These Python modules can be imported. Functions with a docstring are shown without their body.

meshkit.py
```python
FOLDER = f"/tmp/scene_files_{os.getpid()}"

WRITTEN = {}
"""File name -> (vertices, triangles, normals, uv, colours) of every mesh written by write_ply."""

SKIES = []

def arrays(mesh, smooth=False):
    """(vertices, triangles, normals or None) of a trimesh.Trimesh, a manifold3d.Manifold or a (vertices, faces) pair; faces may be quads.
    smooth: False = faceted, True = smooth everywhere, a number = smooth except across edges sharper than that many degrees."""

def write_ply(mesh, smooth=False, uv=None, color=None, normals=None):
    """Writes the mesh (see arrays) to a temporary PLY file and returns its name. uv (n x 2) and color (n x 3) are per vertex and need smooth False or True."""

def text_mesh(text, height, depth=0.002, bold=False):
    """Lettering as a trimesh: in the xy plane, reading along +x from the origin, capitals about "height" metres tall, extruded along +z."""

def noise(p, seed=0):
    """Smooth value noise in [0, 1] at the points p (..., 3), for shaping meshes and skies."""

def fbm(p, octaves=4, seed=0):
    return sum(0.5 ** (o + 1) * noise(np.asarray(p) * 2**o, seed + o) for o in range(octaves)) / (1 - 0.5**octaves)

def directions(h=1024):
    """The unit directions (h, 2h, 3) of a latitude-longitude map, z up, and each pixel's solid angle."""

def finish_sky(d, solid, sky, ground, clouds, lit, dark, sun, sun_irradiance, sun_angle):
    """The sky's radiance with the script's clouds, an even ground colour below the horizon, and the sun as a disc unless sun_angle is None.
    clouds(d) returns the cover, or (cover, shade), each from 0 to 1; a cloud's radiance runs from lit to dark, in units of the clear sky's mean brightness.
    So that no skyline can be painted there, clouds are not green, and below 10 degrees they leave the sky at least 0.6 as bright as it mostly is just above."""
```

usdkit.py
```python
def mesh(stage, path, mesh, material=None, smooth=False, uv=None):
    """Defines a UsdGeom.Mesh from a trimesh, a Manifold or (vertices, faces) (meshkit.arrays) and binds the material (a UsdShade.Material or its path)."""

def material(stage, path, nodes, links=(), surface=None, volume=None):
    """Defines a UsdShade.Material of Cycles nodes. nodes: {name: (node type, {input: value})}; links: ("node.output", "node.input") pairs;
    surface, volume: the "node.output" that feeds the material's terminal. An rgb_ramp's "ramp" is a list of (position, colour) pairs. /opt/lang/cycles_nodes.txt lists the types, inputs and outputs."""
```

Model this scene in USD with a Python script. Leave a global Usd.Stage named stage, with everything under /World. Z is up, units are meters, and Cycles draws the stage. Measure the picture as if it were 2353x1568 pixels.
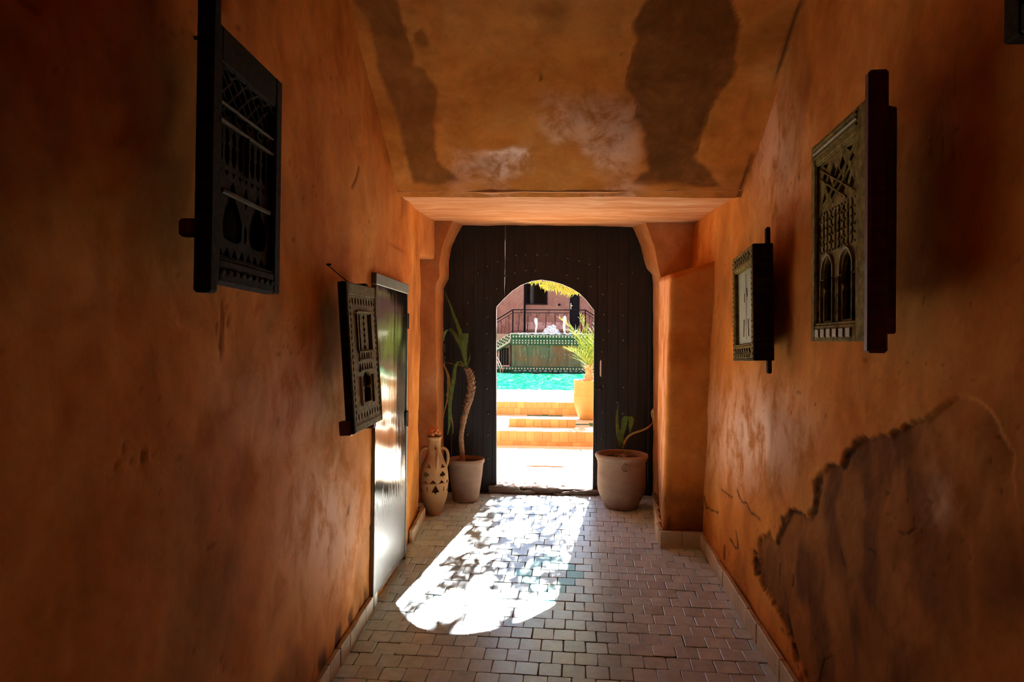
import math, random, numpy as np, trimesh, usdkit, meshkit, shapely
from shapely.geometry import Polygon, box as sbox, Point
from shapely import affinity
from pxr import Usd, UsdGeom, UsdLux, UsdShade, Gf, Sdf, Vt

rng = np.random.default_rng(7)
random.seed(7)
stage = Usd.Stage.CreateInMemory()
UsdGeom.Xform.Define(stage, '/World')
UsdGeom.Scope.Define(stage, '/World/Looks')
PI = math.pi

# ------------------------------------------------------------------ camera
F = 2353 * 24 / 36.0
CAM = np.array([0, 0, 1.234])
yaw, pitch, roll = math.radians(3.665), math.radians(-0.15), math.radians(0.45)
fwd = np.array([-math.sin(yaw) * math.cos(pitch), math.cos(yaw) * math.cos(pitch), math.sin(pitch)])
rgt = np.array([math.cos(yaw), math.sin(yaw), 0.0])
upv = np.cross(rgt, fwd)
rgt, upv = rgt * math.cos(roll) + upv * math.sin(roll), upv * math.cos(roll) - rgt * math.sin(roll)
cam = UsdGeom.Camera.Define(stage, '/World/camera')
cam.CreateFocalLengthAttr(24.0)
cam.CreateHorizontalApertureAttr(36.0)
cam.CreateVerticalApertureAttr(24.0)
cam.CreateClippingRangeAttr((0.05, 500.0))
cam.AddTransformOp().Set(Gf.Matrix4d(*rgt, 0, *upv, 0, *(-fwd), 0, *CAM, 1))
cam.CreateExposureAttr(2.25)

# ------------------------------------------------------------------ sky and sun
SUN_TO = np.array([0.31, 2.13, 1.60])
SUN_TO = SUN_TO / np.linalg.norm(SUN_TO)
sun = UsdLux.DistantLight.Define(stage, '/World/sun')
sun.CreateIntensityAttr(150000.0)
sun.CreateAngleAttr(0.53)
sun.CreateColorAttr(Gf.Vec3f(1.0, 0.95, 0.88))
zz = SUN_TO
xx = np.cross([0, 0, 1.0], zz); xx /= np.linalg.norm(xx)
yy = np.cross(zz, xx)
sun.AddTransformOp().Set(Gf.Matrix4d(*xx, 0, *yy, 0, *zz, 0, 0, 0, 20, 1))
sky = UsdLux.DomeLight.Define(stage, '/World/sky')
sky.CreateIntensityAttr(1.0)
skym = usdkit.material(stage, '/World/Looks/sky', {
    's': ('sky_texture', {'sky_type': 'multiple_scattering', 'sun_disc': False, 'sun_elevation': math.asin(SUN_TO[2]),
                          'sun_rotation': math.atan2(SUN_TO[0], SUN_TO[1]), 'air_density': 1.0, 'aerosol_density': 0.6, 'ozone_density': 1.0}),
    'b': ('background_shader', {'strength': 0.07})}, [('s.color', 'b.color')], surface='b.background')
UsdShade.MaterialBindingAPI.Apply(sky.GetPrim()).Bind(skym)


# ------------------------------------------------------------------ measuring helpers
def at(px, py, x=None, y=None, z=None):
    """The point on a world plane that a measured direction meets."""
    d = fwd * F + rgt * (px - 1176.5) - upv * (py - 784.0)
    k = (x - CAM[0]) / d[0] if x is not None else (y - CAM[1]) / d[1] if y is not None else (z - CAM[2]) / d[2]
    return CAM + d * k


def measure(p):
    q = np.asarray(p, float) - CAM
    w = q @ fwd
    w = np.where(np.abs(w) < 1e-6, 1e-6, w)
    return np.stack([1176.5 + F * (q @ rgt) / w, 784.0 - F * (q @ upv) / w, w], -1)


SLOPE = 0.0478


def fz(y):
    return SLOPE * (np.minimum(y, 5.56) - 5.56)


# ------------------------------------------------------------------ scene helpers
used = {}


def numbered(parent, name):
    k = used.get((parent, name), 0)
    used[(parent, name)] = k + 1
    return name if k == 0 else '%s_%03d' % (name, k)


def path_of(parent):
    return '/World' if parent is None else str(parent.GetPath())


def keys(o, label=None, cat=None, group=None, kind=None):
    for k, v in (('label', label), ('category', cat), ('group', group), ('kind', kind)):
        if v:
            o.SetCustomDataByKey(k, v)
    return o


def thing(name, label=None, cat=None, loc=(0, 0, 0), rotz=0.0, group=None, kind=None, matrix=None):
    x = UsdGeom.Xform.Define(stage, '/World/' + numbered('/World', name))
    if matrix is not None:
        x.AddTransformOp().Set(matrix)
    else:
        if tuple(loc) != (0, 0, 0):
            x.AddTranslateOp().Set(Gf.Vec3d(*map(float, loc)))
        if rotz:
            x.AddRotateZOp().Set(float(rotz))
    return keys(x.GetPrim(), label, cat, group, kind)


def obj(name, mesh, mat, parent=None, smooth=30, label=None, cat=None, group=None, kind=None):
    pp = path_of(parent)
    m = usdkit.mesh(stage, pp + '/' + numbered(pp, name), mesh, mat, smooth=smooth)
    return keys(m.GetPrim(), label, cat, group, kind)


def marks_on(prim, a):
    UsdGeom.PrimvarsAPI(UsdGeom.Mesh(prim)).CreatePrimvar('marks', Sdf.ValueTypeNames.Color3fArray, 'vertex').Set(
        Vt.Vec3fArray.FromNumpy(np.ascontiguousarray(a, np.float32)))


# ------------------------------------------------------------------ mesh helpers
def cat(ms):
    return trimesh.util.concatenate([m for m in ms if m is not None])


def box(x0, x1, y0, y1, z0, z1):
    m = trimesh.creation.box([x1 - x0, y1 - y0, z1 - z0])
    m.apply_translation([(x0 + x1) / 2, (y0 + y1) / 2, (z0 + z1) / 2])
    return m


def cbox(x0, x1, y0, y1, z0, z1, c=0.004):
    """A box with chamfered edges."""
    c = min(c, (x1 - x0) * .4, (y1 - y0) * .4, (z1 - z0) * .4)
    pts = []
    for sx in (0, 1):
        for sy in (0, 1):
            for sz in (0, 1):
                p = np.array([(x0, x1)[sx], (y0, y1)[sy], (z0, z1)[sz]], float)
                s = np.array([1 - 2 * sx, 1 - 2 * sy, 1 - 2 * sz]) * c
                for k in range(3):
                    q = p + s
                    q[k] = p[k]
                    pts.append(q)
    return trimesh.convex.convex_hull(np.array(pts))


def extrude(poly, t):
    """A shapely polygon in (x, y) as a plate from z 0 to t."""
    gs = [g for g in getattr(poly, 'geoms', [poly]) if g.geom_type == 'Polygon' and g.area > 1e-9]
    return cat([trimesh.creation.extrude_polygon(g, t, engine='earcut') for g in gs])


def upright(poly, y0, y1):
    """A shapely polygon in (x, z) as a plate standing from y0 to y1."""
    m = extrude(poly, y1 - y0)
    v = np.array(m.vertices)
    m.vertices = np.stack([v[:, 0], y1 - v[:, 2], v[:, 1]], 1)
    m.fix_normals()
    return m


def lathe(prof, n=48):
    return trimesh.creation.revolve(np.array(prof, float), sections=n)


def smooth_prof(prof, n=40):
    from scipy.interpolate import PchipInterpolator
    p = np.array(prof, float)
    s = np.r_[0, np.cumsum(np.linalg.norm(np.diff(p, axis=0), axis=1))]
    t = np.linspace(0, s[-1], n)
    return np.stack([PchipInterpolator(s, p[:, k])(t) for k in (0, 1)], 1)


def spline(pts, n=24):
    from scipy.interpolate import CubicSpline
    p = np.array(pts, float)
    s = np.r_[0, np.cumsum(np.linalg.norm(np.diff(p, axis=0), axis=1))]
    if len(p) < 3:
        return np.linspace(p[0], p[-1], n)
    return CubicSpline(s, p)(np.linspace(0, s[-1], n))


def tube(points, radii, sides=8):
    p = np.asarray(points, float)
    n = len(p)
    r = np.broadcast_to(np.asarray(radii, float), (n,))
    t = np.gradient(p, axis=0)
    t /= np.linalg.norm(t, axis=1, keepdims=True) + 1e-12
    a = np.cross(t[0], [0, 0, 1.0] if abs(t[0][2]) < .9 else [1.0, 0, 0])
    A = []
    for i in range(n):
        a = a - t[i] * (a @ t[i])
        a = a / (np.linalg.norm(a) + 1e-12)
        A.append(a)
    A = np.array(A)
    B = np.cross(t, A)
    ang = np.arange(sides) * 2 * PI / sides
    v = p[:, None] + r[:, None, None] * (np.cos(ang)[None, :, None] * A[:, None] + np.sin(ang)[None, :, None] * B[:, None])
    v = np.vstack([v.reshape(-1, 3), p[:1], p[-1:]])
    f = []
    for i in range(n - 1):
        for j in range(sides):
            k = (j + 1) % sides
            f += [[i * sides + j, i * sides + k, (i + 1) * sides + k], [i * sides + j, (i + 1) * sides + k, (i + 1) * sides + j]]
    for j in range(sides):
        k = (j + 1) % sides
        f += [[n * sides, k, j], [n * sides + 1, (n - 1) * sides + j, (n - 1) * sides + k]]
    return trimesh.Trimesh(v, np.array(f), process=False)


def ribbon(pts, widths, side, n=22, fold=0.25, thick=0.0016):
    """A strap leaf: along pts, as wide as widths, its width running along side, folded along the midrib."""
    p = spline(pts, n)
    w = np.interp(np.linspace(0, 1, n), np.linspace(0, 1, len(widths)), widths)
    t = np.gradient(p, axis=0)
    t /= np.linalg.norm(t, axis=1, keepdims=True) + 1e-12
    S = np.broadcast_to(np.asarray(side, float), p.shape)
    S = S - t * (S * t).sum(1, keepdims=True)
    S /= np.linalg.norm(S, axis=1, keepdims=True) + 1e-12
    N = np.cross(S, t)
    rows = []
    for o in (1, -1):
        for k in (-1, 0, 1):
            rows.append(p + S * (w / 2 * k)[:, None] + N * ((abs(k) * fold * w / 2) + o * thick / 2)[:, None])
    V = np.stack(rows, 1)            # n, 6, 3
    order = [0, 1, 2, 5, 4, 3]
    V = V[:, order].reshape(-1, 3)
    f = []
    for i in range(n - 1):
        for j in range(6):
            k = (j + 1) % 6
            a, b = i * 6, (i + 1) * 6
            f += [[a + j, a + k, b + k], [a + j, b + k, b + j]]
    for a in (0, (n - 1) * 6):
        f += [[a, a + 1, a + 4], [a, a + 4, a + 5], [a + 1, a + 2, a + 3], [a + 1, a + 3, a + 4]]
    m = trimesh.Trimesh(V, np.array(f), process=False)
    return m


def rough_block(x0, x1, y0, y1, z0, z1, step=0.04, r=0.02, amp=0.008, seed=1, shift=None):
    """A hand-plastered block: rounded edges and an uneven face."""
    lo, hi = np.array([x0, y0, z0], float), np.array([x1, y1, z1], float)
    vs, fs, base = [], [], 0
    for ax in range(3):
        u, w = [k for k in range(3) if k != ax]
        nu, nw = max(2, int((hi[u] - lo[u]) / step)), max(2, int((hi[w] - lo[w]) / step))
        gu, gw = np.meshgrid(np.linspace(lo[u], hi[u], nu + 1), np.linspace(lo[w], hi[w], nw + 1), indexing='ij')
        for side in (0, 1):
            p = np.zeros((gu.size, 3))
            p[:, u], p[:, w], p[:, ax] = gu.ravel(), gw.ravel(), (lo, hi)[side][ax]
            i = (np.arange(nu)[:, None] * (nw + 1) + np.arange(nw)[None]).ravel()
            q = np.stack([i, i + nw + 1, i + nw + 2, i + 1], 1)
            flip = (side == 0) != (ax == 1)
            vs.append(p)
            fs.append((q[:, ::-1] if flip else q) + base)
            base += len(p)
    p, q = np.vstack(vs), np.vstack(fs)
    c = np.clip(p, lo + r, hi - r)
    d = p - c
    L = np.linalg.norm(d, axis=1, keepdims=True)
    p = c + d / np.maximum(L, 1e-9) * np.minimum(L, r)
    nrm = d / np.maximum(L, 1e-9)
    p = p + nrm * (meshkit.fbm(p * 5 + seed * 7.3, 3, seed)[:, None] - .5) * 2 * amp
    if shift is not None:
        p = shift(p)
    m = trimesh.Trimesh(p, np.vstack([q[:, [0, 1, 2]], q[:, [0, 2, 3]]]), process=False)
    m.merge_vertices()
    return m


def grid_faces(nu, nv, flip=False):
    i = (np.arange(nu - 1)[:, None] * nv + np.arange(nv - 1)[None]).ravel()
    q = np.stack([i, i + nv, i + nv + 1, i + 1], 1)
    if flip:
        q = q[:, ::-1]
    return np.vstack([q[:, [0, 1, 2]], q[:, [0, 2, 3]]])


def inside_by(poly, P):
    """Signed distance of points P to a polygon's outline, positive inside."""
    poly = np.asarray(poly, float)
    a, b = poly, np.roll(poly, -1, 0)
    best, odd = np.full(len(P), 1e18), np.zeros(len(P), bool)
    for p, q in zip(a, b):
        d = q - p
        t = np.clip(((P - p) @ d) / (d @ d + 1e-12), 0, 1)
        best = np.minimum(best, ((P - p - t[:, None] * d) ** 2).sum(1))
        cross = (p[1] > P[:, 1]) != (q[1] > P[:, 1])
        with np.errstate(divide='ignore', invalid='ignore'):
            xi = p[0] + (P[:, 1] - p[1]) / (q[1] - p[1] + 1e-12) * d[0]
        odd ^= cross & (P[:, 0] < xi)
    return np.where(odd, 1, -1) * np.sqrt(best)


def line_dist(line, P):
    line = np.asarray(line, float)
    best = np.full(len(P), 1e18)
    for p, q in zip(line[:-1], line[1:]):
        d = q - p
        t = np.clip(((P - p) @ d) / (d @ d + 1e-12), 0, 1)
        best = np.minimum(best, ((P - p - t[:, None] * d) ** 2).sum(1))
    return np.sqrt(best)


def sstep(a, b, x):
    t = np.clip((x - a) / (b - a), 0, 1)
    return t * t * (3 - 2 * t)


# ------------------------------------------------------------------ materials
def mat(name, nodes, links, surface='p.BSDF'):
    return usdkit.material(stage, '/World/Looks/' + name, nodes, links, surface=surface)


def simple(name, c, rough=0.6, spec=0.3, metal=0.0, noise=0.0, scale=12.0, c2=None, bump=0.0, bscale=None, stretch=(1, 1, 1), obj_space=True, coat=0.0):
    c2 = c2 or tuple(np.clip(np.array(c) * (1 - noise), 0, 1))
    nodes = {'tc': ('texture_coordinate', {}), 'mp': ('mapping', {'scale': stretch}),
             'n': ('noise_texture', {'scale': scale, 'detail': 5.0, 'roughness': 0.6}),
             'r': ('rgb_ramp', {'ramp': [(0.3, c2), (0.7, c)]}),
             'p': ('principled_bsdf', {'roughness': rough, 'specular_ior_level': spec, 'metallic': metal, 'coat_weight': coat})}
    links = [('tc.object', 'mp.vector'), ('mp.vector', 'n.vector'), ('n.fac', 'r.fac'), ('r.color', 'p.base_color')]
    if bump:
        nodes['n2'] = ('noise_texture', {'scale': bscale or scale * 3, 'detail': 4.0})
        nodes['b'] = ('bump', {'strength': 0.6, 'distance': bump})
        links += [('mp.vector', 'n2.vector'), ('n2.fac', 'b.height'), ('b.normal', 'p.normal')]
    return mat(name, nodes, links)


def plaster(name, lo, mid, hi, chalk, stain, rough=0.85, marks=True, bump=0.006):
    nodes = {'g': ('geometry', {}), 'n1': ('noise_texture', {'scale': 1.7, 'detail': 6.0, 'roughness': 0.62, 'distortion': 0.6}),
             'mp': ('mapping', {'scale': (1.0, 1.0, 0.7)}),
             'n2': ('noise_texture', {'scale': 6.5, 'detail': 7.0, 'roughness': 0.68, 'distortion': 0.35}),
             'n3': ('noise_texture', {'scale': 55.0, 'detail': 4.0, 'roughness': 0.6}),
             'r1': ('rgb_ramp', {'ramp': [(0.32, lo), (0.5, mid), (0.68, hi)]}),
             'r2': ('rgb_ramp', {'ramp': [(0.35, (0.70, 0.66, 0.62)), (0.6, (1, 1, 1))]}),
             'r3': ('rgb_ramp', {'ramp': [(0.2, (0.80, 0.78, 0.75)), (0.45, (1, 1, 1))]}),
             'm1': ('mix', {'mix_type': 'multiply', 'fac': 0.75}), 'm2': ('mix', {'mix_type': 'multiply', 'fac': 0.6}),
             'bp': ('bump', {'strength': 0.5, 'distance': bump}),
             'ha': ('math', {'math_type': 'multiply_add', 'value2': 0.12}),
             'p': ('principled_bsdf', {'roughness': 0.95, 'specular_ior_level': 0.06})}
    links = [('g.position', 'n1.vector'), ('g.position', 'mp.vector'), ('mp.vector', 'n2.vector'), ('g.position', 'n3.vector'),
             ('n1.fac', 'r1.fac'), ('n2.fac', 'r2.fac'), ('n3.fac', 'r3.fac'), ('r1.color', 'm1.color1'), ('r2.color', 'm1.color2'),
             ('m1.color', 'm2.color1'), ('r3.color', 'm2.color2'),
             ('n3.fac', 'ha.value1'), ('n2.fac', 'ha.value3'), ('ha.value', 'bp.height'), ('bp.normal', 'p.normal')]
    out = 'm2.color'
    if marks:
        nodes |= {'a': ('attribute', {'attribute': 'marks'}), 's': ('separate_color', {}),
                  'cn': ('rgb_ramp', {'ramp': [(0.40, (0.1, 0.1, 0.1)), (0.55, (1, 1, 1))]}), 'cb': ('rgb_to_bw', {}),
                  'cf': ('math', {'math_type': 'multiply', 'use_clamp': True}),
                  'mc': ('mix', {'color2': chalk}),
                  'sr': ('rgb_ramp', {'ramp': [(0.3, tuple(np.array(stain) * .6)), (0.55, stain), (0.75, tuple(np.array(stain) * 1.7))]}),
                  'ms': ('mix', {}), 'mk': ('mix', {'color2': (0.03, 0.012, 0.006)})}
        links += [('a.color', 's.color'), ('n2.fac', 'cn.fac'), ('cn.color', 'cb.color'), ('cb.val', 'cf.value1'), ('s.g', 'cf.value2'),
                  ('cf.value', 'mc.fac'), (out, 'mc.color1'), ('n2.fac', 'sr.fac'), ('sr.color', 'ms.color2'), ('s.r', 'ms.fac'),
                  ('mc.color', 'ms.color1'), ('s.b', 'mk.fac'), ('ms.color', 'mk.color1')]
        out = 'mk.color'
    links.append((out, 'p.base_color'))
    return mat(name, nodes, links)


M = {}
ORANGE = ((0.54, 0.150, 0.018), (0.66, 0.215, 0.032), (0.74, 0.29, 0.060))
M['plaster'] = plaster('plaster', *ORANGE, (0.92, 0.60, 0.42), (0.17, 0.055, 0.012))
M['plaster_trim'] = plaster('plaster_trim', (0.50, 0.165, 0.036), (0.58, 0.222, 0.062), (0.68, 0.325, 0.13), (0.8, 0.55, 0.4), (0.2, 0.08, 0.03), marks=False)
M['plaster_pink'] = plaster('plaster_pink', (0.27, 0.145, 0.105), (0.305, 0.17, 0.125), (0.34, 0.195, 0.148), (0.6, 0.5, 0.4), (0.3, 0.2, 0.1), marks=False)
M['plaster_dado'] = plaster('plaster_dado', (0.48, 0.31, 0.25), (0.52, 0.35, 0.29), (0.56, 0.38, 0.32), (0.6, 0.5, 0.4), (0.3, 0.2, 0.1), marks=False)
M['grout'] = simple('grout', (0.16, 0.13, 0.10), 0.9, 0.1, noise=0.5, scale=30)
TILES = []
for k, c in enumerate([(0.63, 0.77, 0.87), (0.59, 0.72, 0.81), (0.67, 0.79, 0.87), (0.55, 0.66, 0.74), (0.65, 0.80, 0.90)]):
    TILES.append(simple('floor_tile_%d' % k, c, 0.30, 0.5, noise=0.30, scale=16 + 3 * k, bump=0.0012, bscale=50))
M['teal_tile'] = simple('teal_tile', (0.13, 0.58, 0.64), 0.35, 0.5, noise=0.25, scale=22, bump=0.0012, bscale=50)
M['skirting_tile'] = simple('skirting_tile', (0.66, 0.50, 0.30), 0.5, 0.4, noise=0.35, scale=9)
M['wood_dark'] = simple('wood_dark', (0.036, 0.019, 0.007), 0.85, 0.06, noise=0.65, scale=9, stretch=(6, 6, .35), bump=0.0015, bscale=14)
M['wood_door'] = simple('wood_door', (0.024, 0.018, 0.012), 0.6, 0.3, noise=0.6, scale=7, stretch=(7, 7, .3), bump=0.002, bscale=12)
M['wood_worn'] = simple('wood_worn', (0.22, 0.15, 0.10), 0.8, 0.2, noise=0.7, scale=14, stretch=(1, 6, 6), bump=0.003, bscale=20)
M['wood_red'] = simple('wood_red', (0.13, 0.028, 0.018), 0.6, 0.3, noise=0.5, scale=9, stretch=(6, 6, .35))
M['wood_green'] = simple('wood_green', (0.30, 0.20, 0.035), 0.85, 0.06, noise=0.6, scale=10, stretch=(3, 3, .8), c2=(0.09, 0.05, 0.010), bump=0.0015)
M['wood_grey'] = simple('wood_grey', (0.27, 0.20, 0.065), 0.8, 0.08, noise=0.6, scale=12, stretch=(3, 3, .8), c2=(0.10, 0.07, 0.022), bump=0.0015)
M['wood_mid'] = simple('wood_mid', (0.11, 0.075, 0.028), 0.75, 0.1, noise=0.5, scale=14)
M['wood_gilt'] = simple('wood_gilt', (0.34, 0.25, 0.10), 0.6, 0.3, noise=0.5, scale=30)
M['iron'] = simple('iron', (0.035, 0.03, 0.026), 0.5, 0.5, metal=0.3, noise=0.4, scale=20)
M['stud'] = simple('stud', (0.10, 0.085, 0.065), 0.38, 0.5, metal=0.6, noise=0.4, scale=40)
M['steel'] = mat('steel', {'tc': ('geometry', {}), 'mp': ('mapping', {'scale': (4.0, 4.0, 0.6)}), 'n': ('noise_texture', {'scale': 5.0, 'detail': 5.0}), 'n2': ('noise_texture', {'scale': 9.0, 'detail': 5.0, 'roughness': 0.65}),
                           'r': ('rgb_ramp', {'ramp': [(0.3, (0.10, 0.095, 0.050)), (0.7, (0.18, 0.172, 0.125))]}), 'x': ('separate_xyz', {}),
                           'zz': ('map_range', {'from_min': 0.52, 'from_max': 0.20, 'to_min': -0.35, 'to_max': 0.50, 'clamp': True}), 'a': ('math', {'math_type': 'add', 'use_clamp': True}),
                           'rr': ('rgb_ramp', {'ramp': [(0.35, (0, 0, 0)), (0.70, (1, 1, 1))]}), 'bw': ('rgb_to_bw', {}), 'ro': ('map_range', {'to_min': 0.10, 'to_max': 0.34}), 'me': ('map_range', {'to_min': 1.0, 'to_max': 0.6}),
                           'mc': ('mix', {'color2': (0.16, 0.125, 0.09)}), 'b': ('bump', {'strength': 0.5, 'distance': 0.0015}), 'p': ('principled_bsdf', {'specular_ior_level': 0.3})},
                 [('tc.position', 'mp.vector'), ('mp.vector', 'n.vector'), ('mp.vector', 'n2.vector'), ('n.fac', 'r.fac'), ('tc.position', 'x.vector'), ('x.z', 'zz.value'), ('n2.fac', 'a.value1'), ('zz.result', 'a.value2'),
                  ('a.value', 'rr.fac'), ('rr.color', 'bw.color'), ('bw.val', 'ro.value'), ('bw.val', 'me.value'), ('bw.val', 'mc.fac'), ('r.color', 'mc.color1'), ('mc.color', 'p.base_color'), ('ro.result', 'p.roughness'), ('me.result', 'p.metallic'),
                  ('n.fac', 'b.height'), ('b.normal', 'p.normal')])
M['door_frame'] = simple('door_frame', (0.16, 0.15, 0.085), 0.5, 0.4, metal=0.2, noise=0.4, scale=9)
M['chrome'] = simple('chrome', (0.75, 0.75, 0.74), 0.15, 0.5, metal=1.0, noise=0.05)
M['terracotta'] = simple('terracotta', (0.31, 0.175, 0.10), 0.8, 0.2, noise=0.3, scale=9, bump=0.002, bscale=25, stretch=(1, 1, 2))
M['clay'] = simple('clay', (0.46, 0.225, 0.08), 0.8, 0.2, noise=0.3, scale=10, bump=0.0015, bscale=30)
M['yellow_clay'] = simple('yellow_clay', (0.205, 0.108, 0.021), 0.6, 0.3, noise=0.2, scale=7, stretch=(1, 1, 3), bump=0.002, bscale=12)
M['soil'] = simple('soil', (0.045, 0.03, 0.022), 0.95, 0.1, noise=0.6, scale=40, bump=0.01, bscale=60)
M['bark'] = simple('bark', (0.36, 0.20, 0.10), 0.85, 0.2, noise=0.5, scale=25, bump=0.004, bscale=40)
M['flower'] = simple('flower', (0.75, 0.24, 0.06), 0.8, 0.2, noise=0.4, scale=60)
M['white_thing'] = simple('white_thing', (0.62, 0.60, 0.55), 0.5, 0.4, noise=0.2)


def leafmat(name, c, c2, trans=0.5, scale=30.0):
    return mat(name, {'g': ('geometry', {}), 'n': ('noise_texture', {'scale': scale, 'detail': 3.0}), 'r': ('rgb_ramp', {'ramp': [(0.35, c2), (0.65, c)]}),
                      'd': ('principled_bsdf', {'roughness': 0.5, 'specular_ior_level': 0.35}), 't': ('translucent_bsdf', {}), 'm': ('mix_closure', {'fac': trans})},
               [('g.position', 'n.vector'), ('n.fac', 'r.fac'), ('r.color', 'd.base_color'), ('r.color', 't.color'), ('d.BSDF', 'm.closure1'), ('t.BSDF', 'm.closure2')], surface='m.closure')


M['leaf_green'] = leafmat('leaf_green', (0.16, 0.22, 0.035), (0.08, 0.13, 0.02), 0.35)
M['leaf_dry'] = leafmat('leaf_dry', (0.42, 0.25, 0.05), (0.28, 0.17, 0.03), 0.35)
M['leaf_tree'] = leafmat('leaf_tree', (0.32, 0.30, 0.06), (0.17, 0.25, 0.03), 0.45, 9.0)
M['leaf_palm'] = leafmat('leaf_palm', (0.20, 0.27, 0.04), (0.085, 0.16, 0.018), 0.36, 14.0)
M['paving'] = simple('paving', (0.36, 0.29, 0.21), 0.75, 0.3, noise=0.25, scale=6)
M['paving_tile'] = [simple('riser_tile_%d' % k, c, 0.55, 0.35, noise=0.22, scale=10 + k) for k, c in enumerate([(0.26, 0.138, 0.036), (0.245, 0.125, 0.033), (0.285, 0.158, 0.045)])]
M['green_glaze'] = simple('green_glaze', (0.010, 0.070, 0.036), 0.55, 0.12, noise=0.4, scale=12)
M['white_glaze'] = simple('white_glaze', (0.36, 0.375, 0.305), 0.55, 0.12, noise=0.15, scale=20)
M['dark_glaze'] = simple('dark_glaze', (0.008, 0.018, 0.016), 0.55, 0.12, noise=0.3, scale=20)
M['pool_tile'] = simple('pool_tile', (0.14, 0.74, 0.62), 0.5, 0.4, noise=0.12, scale=2)
M['ground_far'] = simple('ground_far', (0.36, 0.25, 0.17), 0.8, 0.2, noise=0.2, scale=3)
M['black_paint'] = simple('black_paint', (0.007, 0.007, 0.009), 0.6, 0.06, noise=0.2)
M['curtain'] = simple('curtain', (0.42, 0.42, 0.46), 0.8, 0.2, noise=0.1)
M['glass_dark'] = mat('glass_dark', {'f': ('fresnel', {'IOR': 1.05}), 't': ('transparent_bsdf', {'color': (0.6, 0.62, 0.62)}), 'g': ('glossy_bsdf', {'roughness': 0.03}), 'm': ('mix_closure', {})},
                      [('f.fac', 'm.fac'), ('t.BSDF', 'm.closure1'), ('g.BSDF', 'm.closure2')], surface='m.closure')
M['falls'] = mat('falls', {'tc': ('geometry', {}), 'mp': ('mapping', {'scale': (9.0, 1.0, 0.9)}), 'n': ('noise_texture', {'scale': 1.3, 'detail': 8.0, 'roughness': 0.7, 'distortion': 0.6}),
                           'n2': ('noise_texture', {'scale': 1.4, 'detail': 4.0}),
                           'r': ('rgb_ramp', {'ramp': [(0.3, (0.012, 0.045, 0.026)), (0.44, (0.035, 0.085, 0.048)), (0.56, (0.085, 0.095, 0.048)), (0.72, (0.26, 0.27, 0.19))]}),
                           'r2': ('rgb_ramp', {'ramp': [(0.48, (0, 0, 0)), (0.66, (.8, .8, .8))]}), 'bw': ('rgb_to_bw', {}), 'm': ('mix', {'color2': (0.12, 0.058, 0.018)}),
                           'b': ('bump', {'strength': 0.5, 'distance': 0.02}), 'p': ('principled_bsdf', {'roughness': 0.6, 'specular_ior_level': 0.3})},
                 [('tc.position', 'mp.vector'), ('mp.vector', 'n.vector'), ('tc.position', 'n2.vector'), ('n.fac', 'r.fac'), ('n2.fac', 'r2.fac'), ('r2.color', 'bw.color'), ('bw.val', 'm.fac'),
                  ('r.color', 'm.color1'), ('m.color', 'p.base_color'), ('n.fac', 'b.height'), ('b.normal', 'p.normal')])
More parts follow.
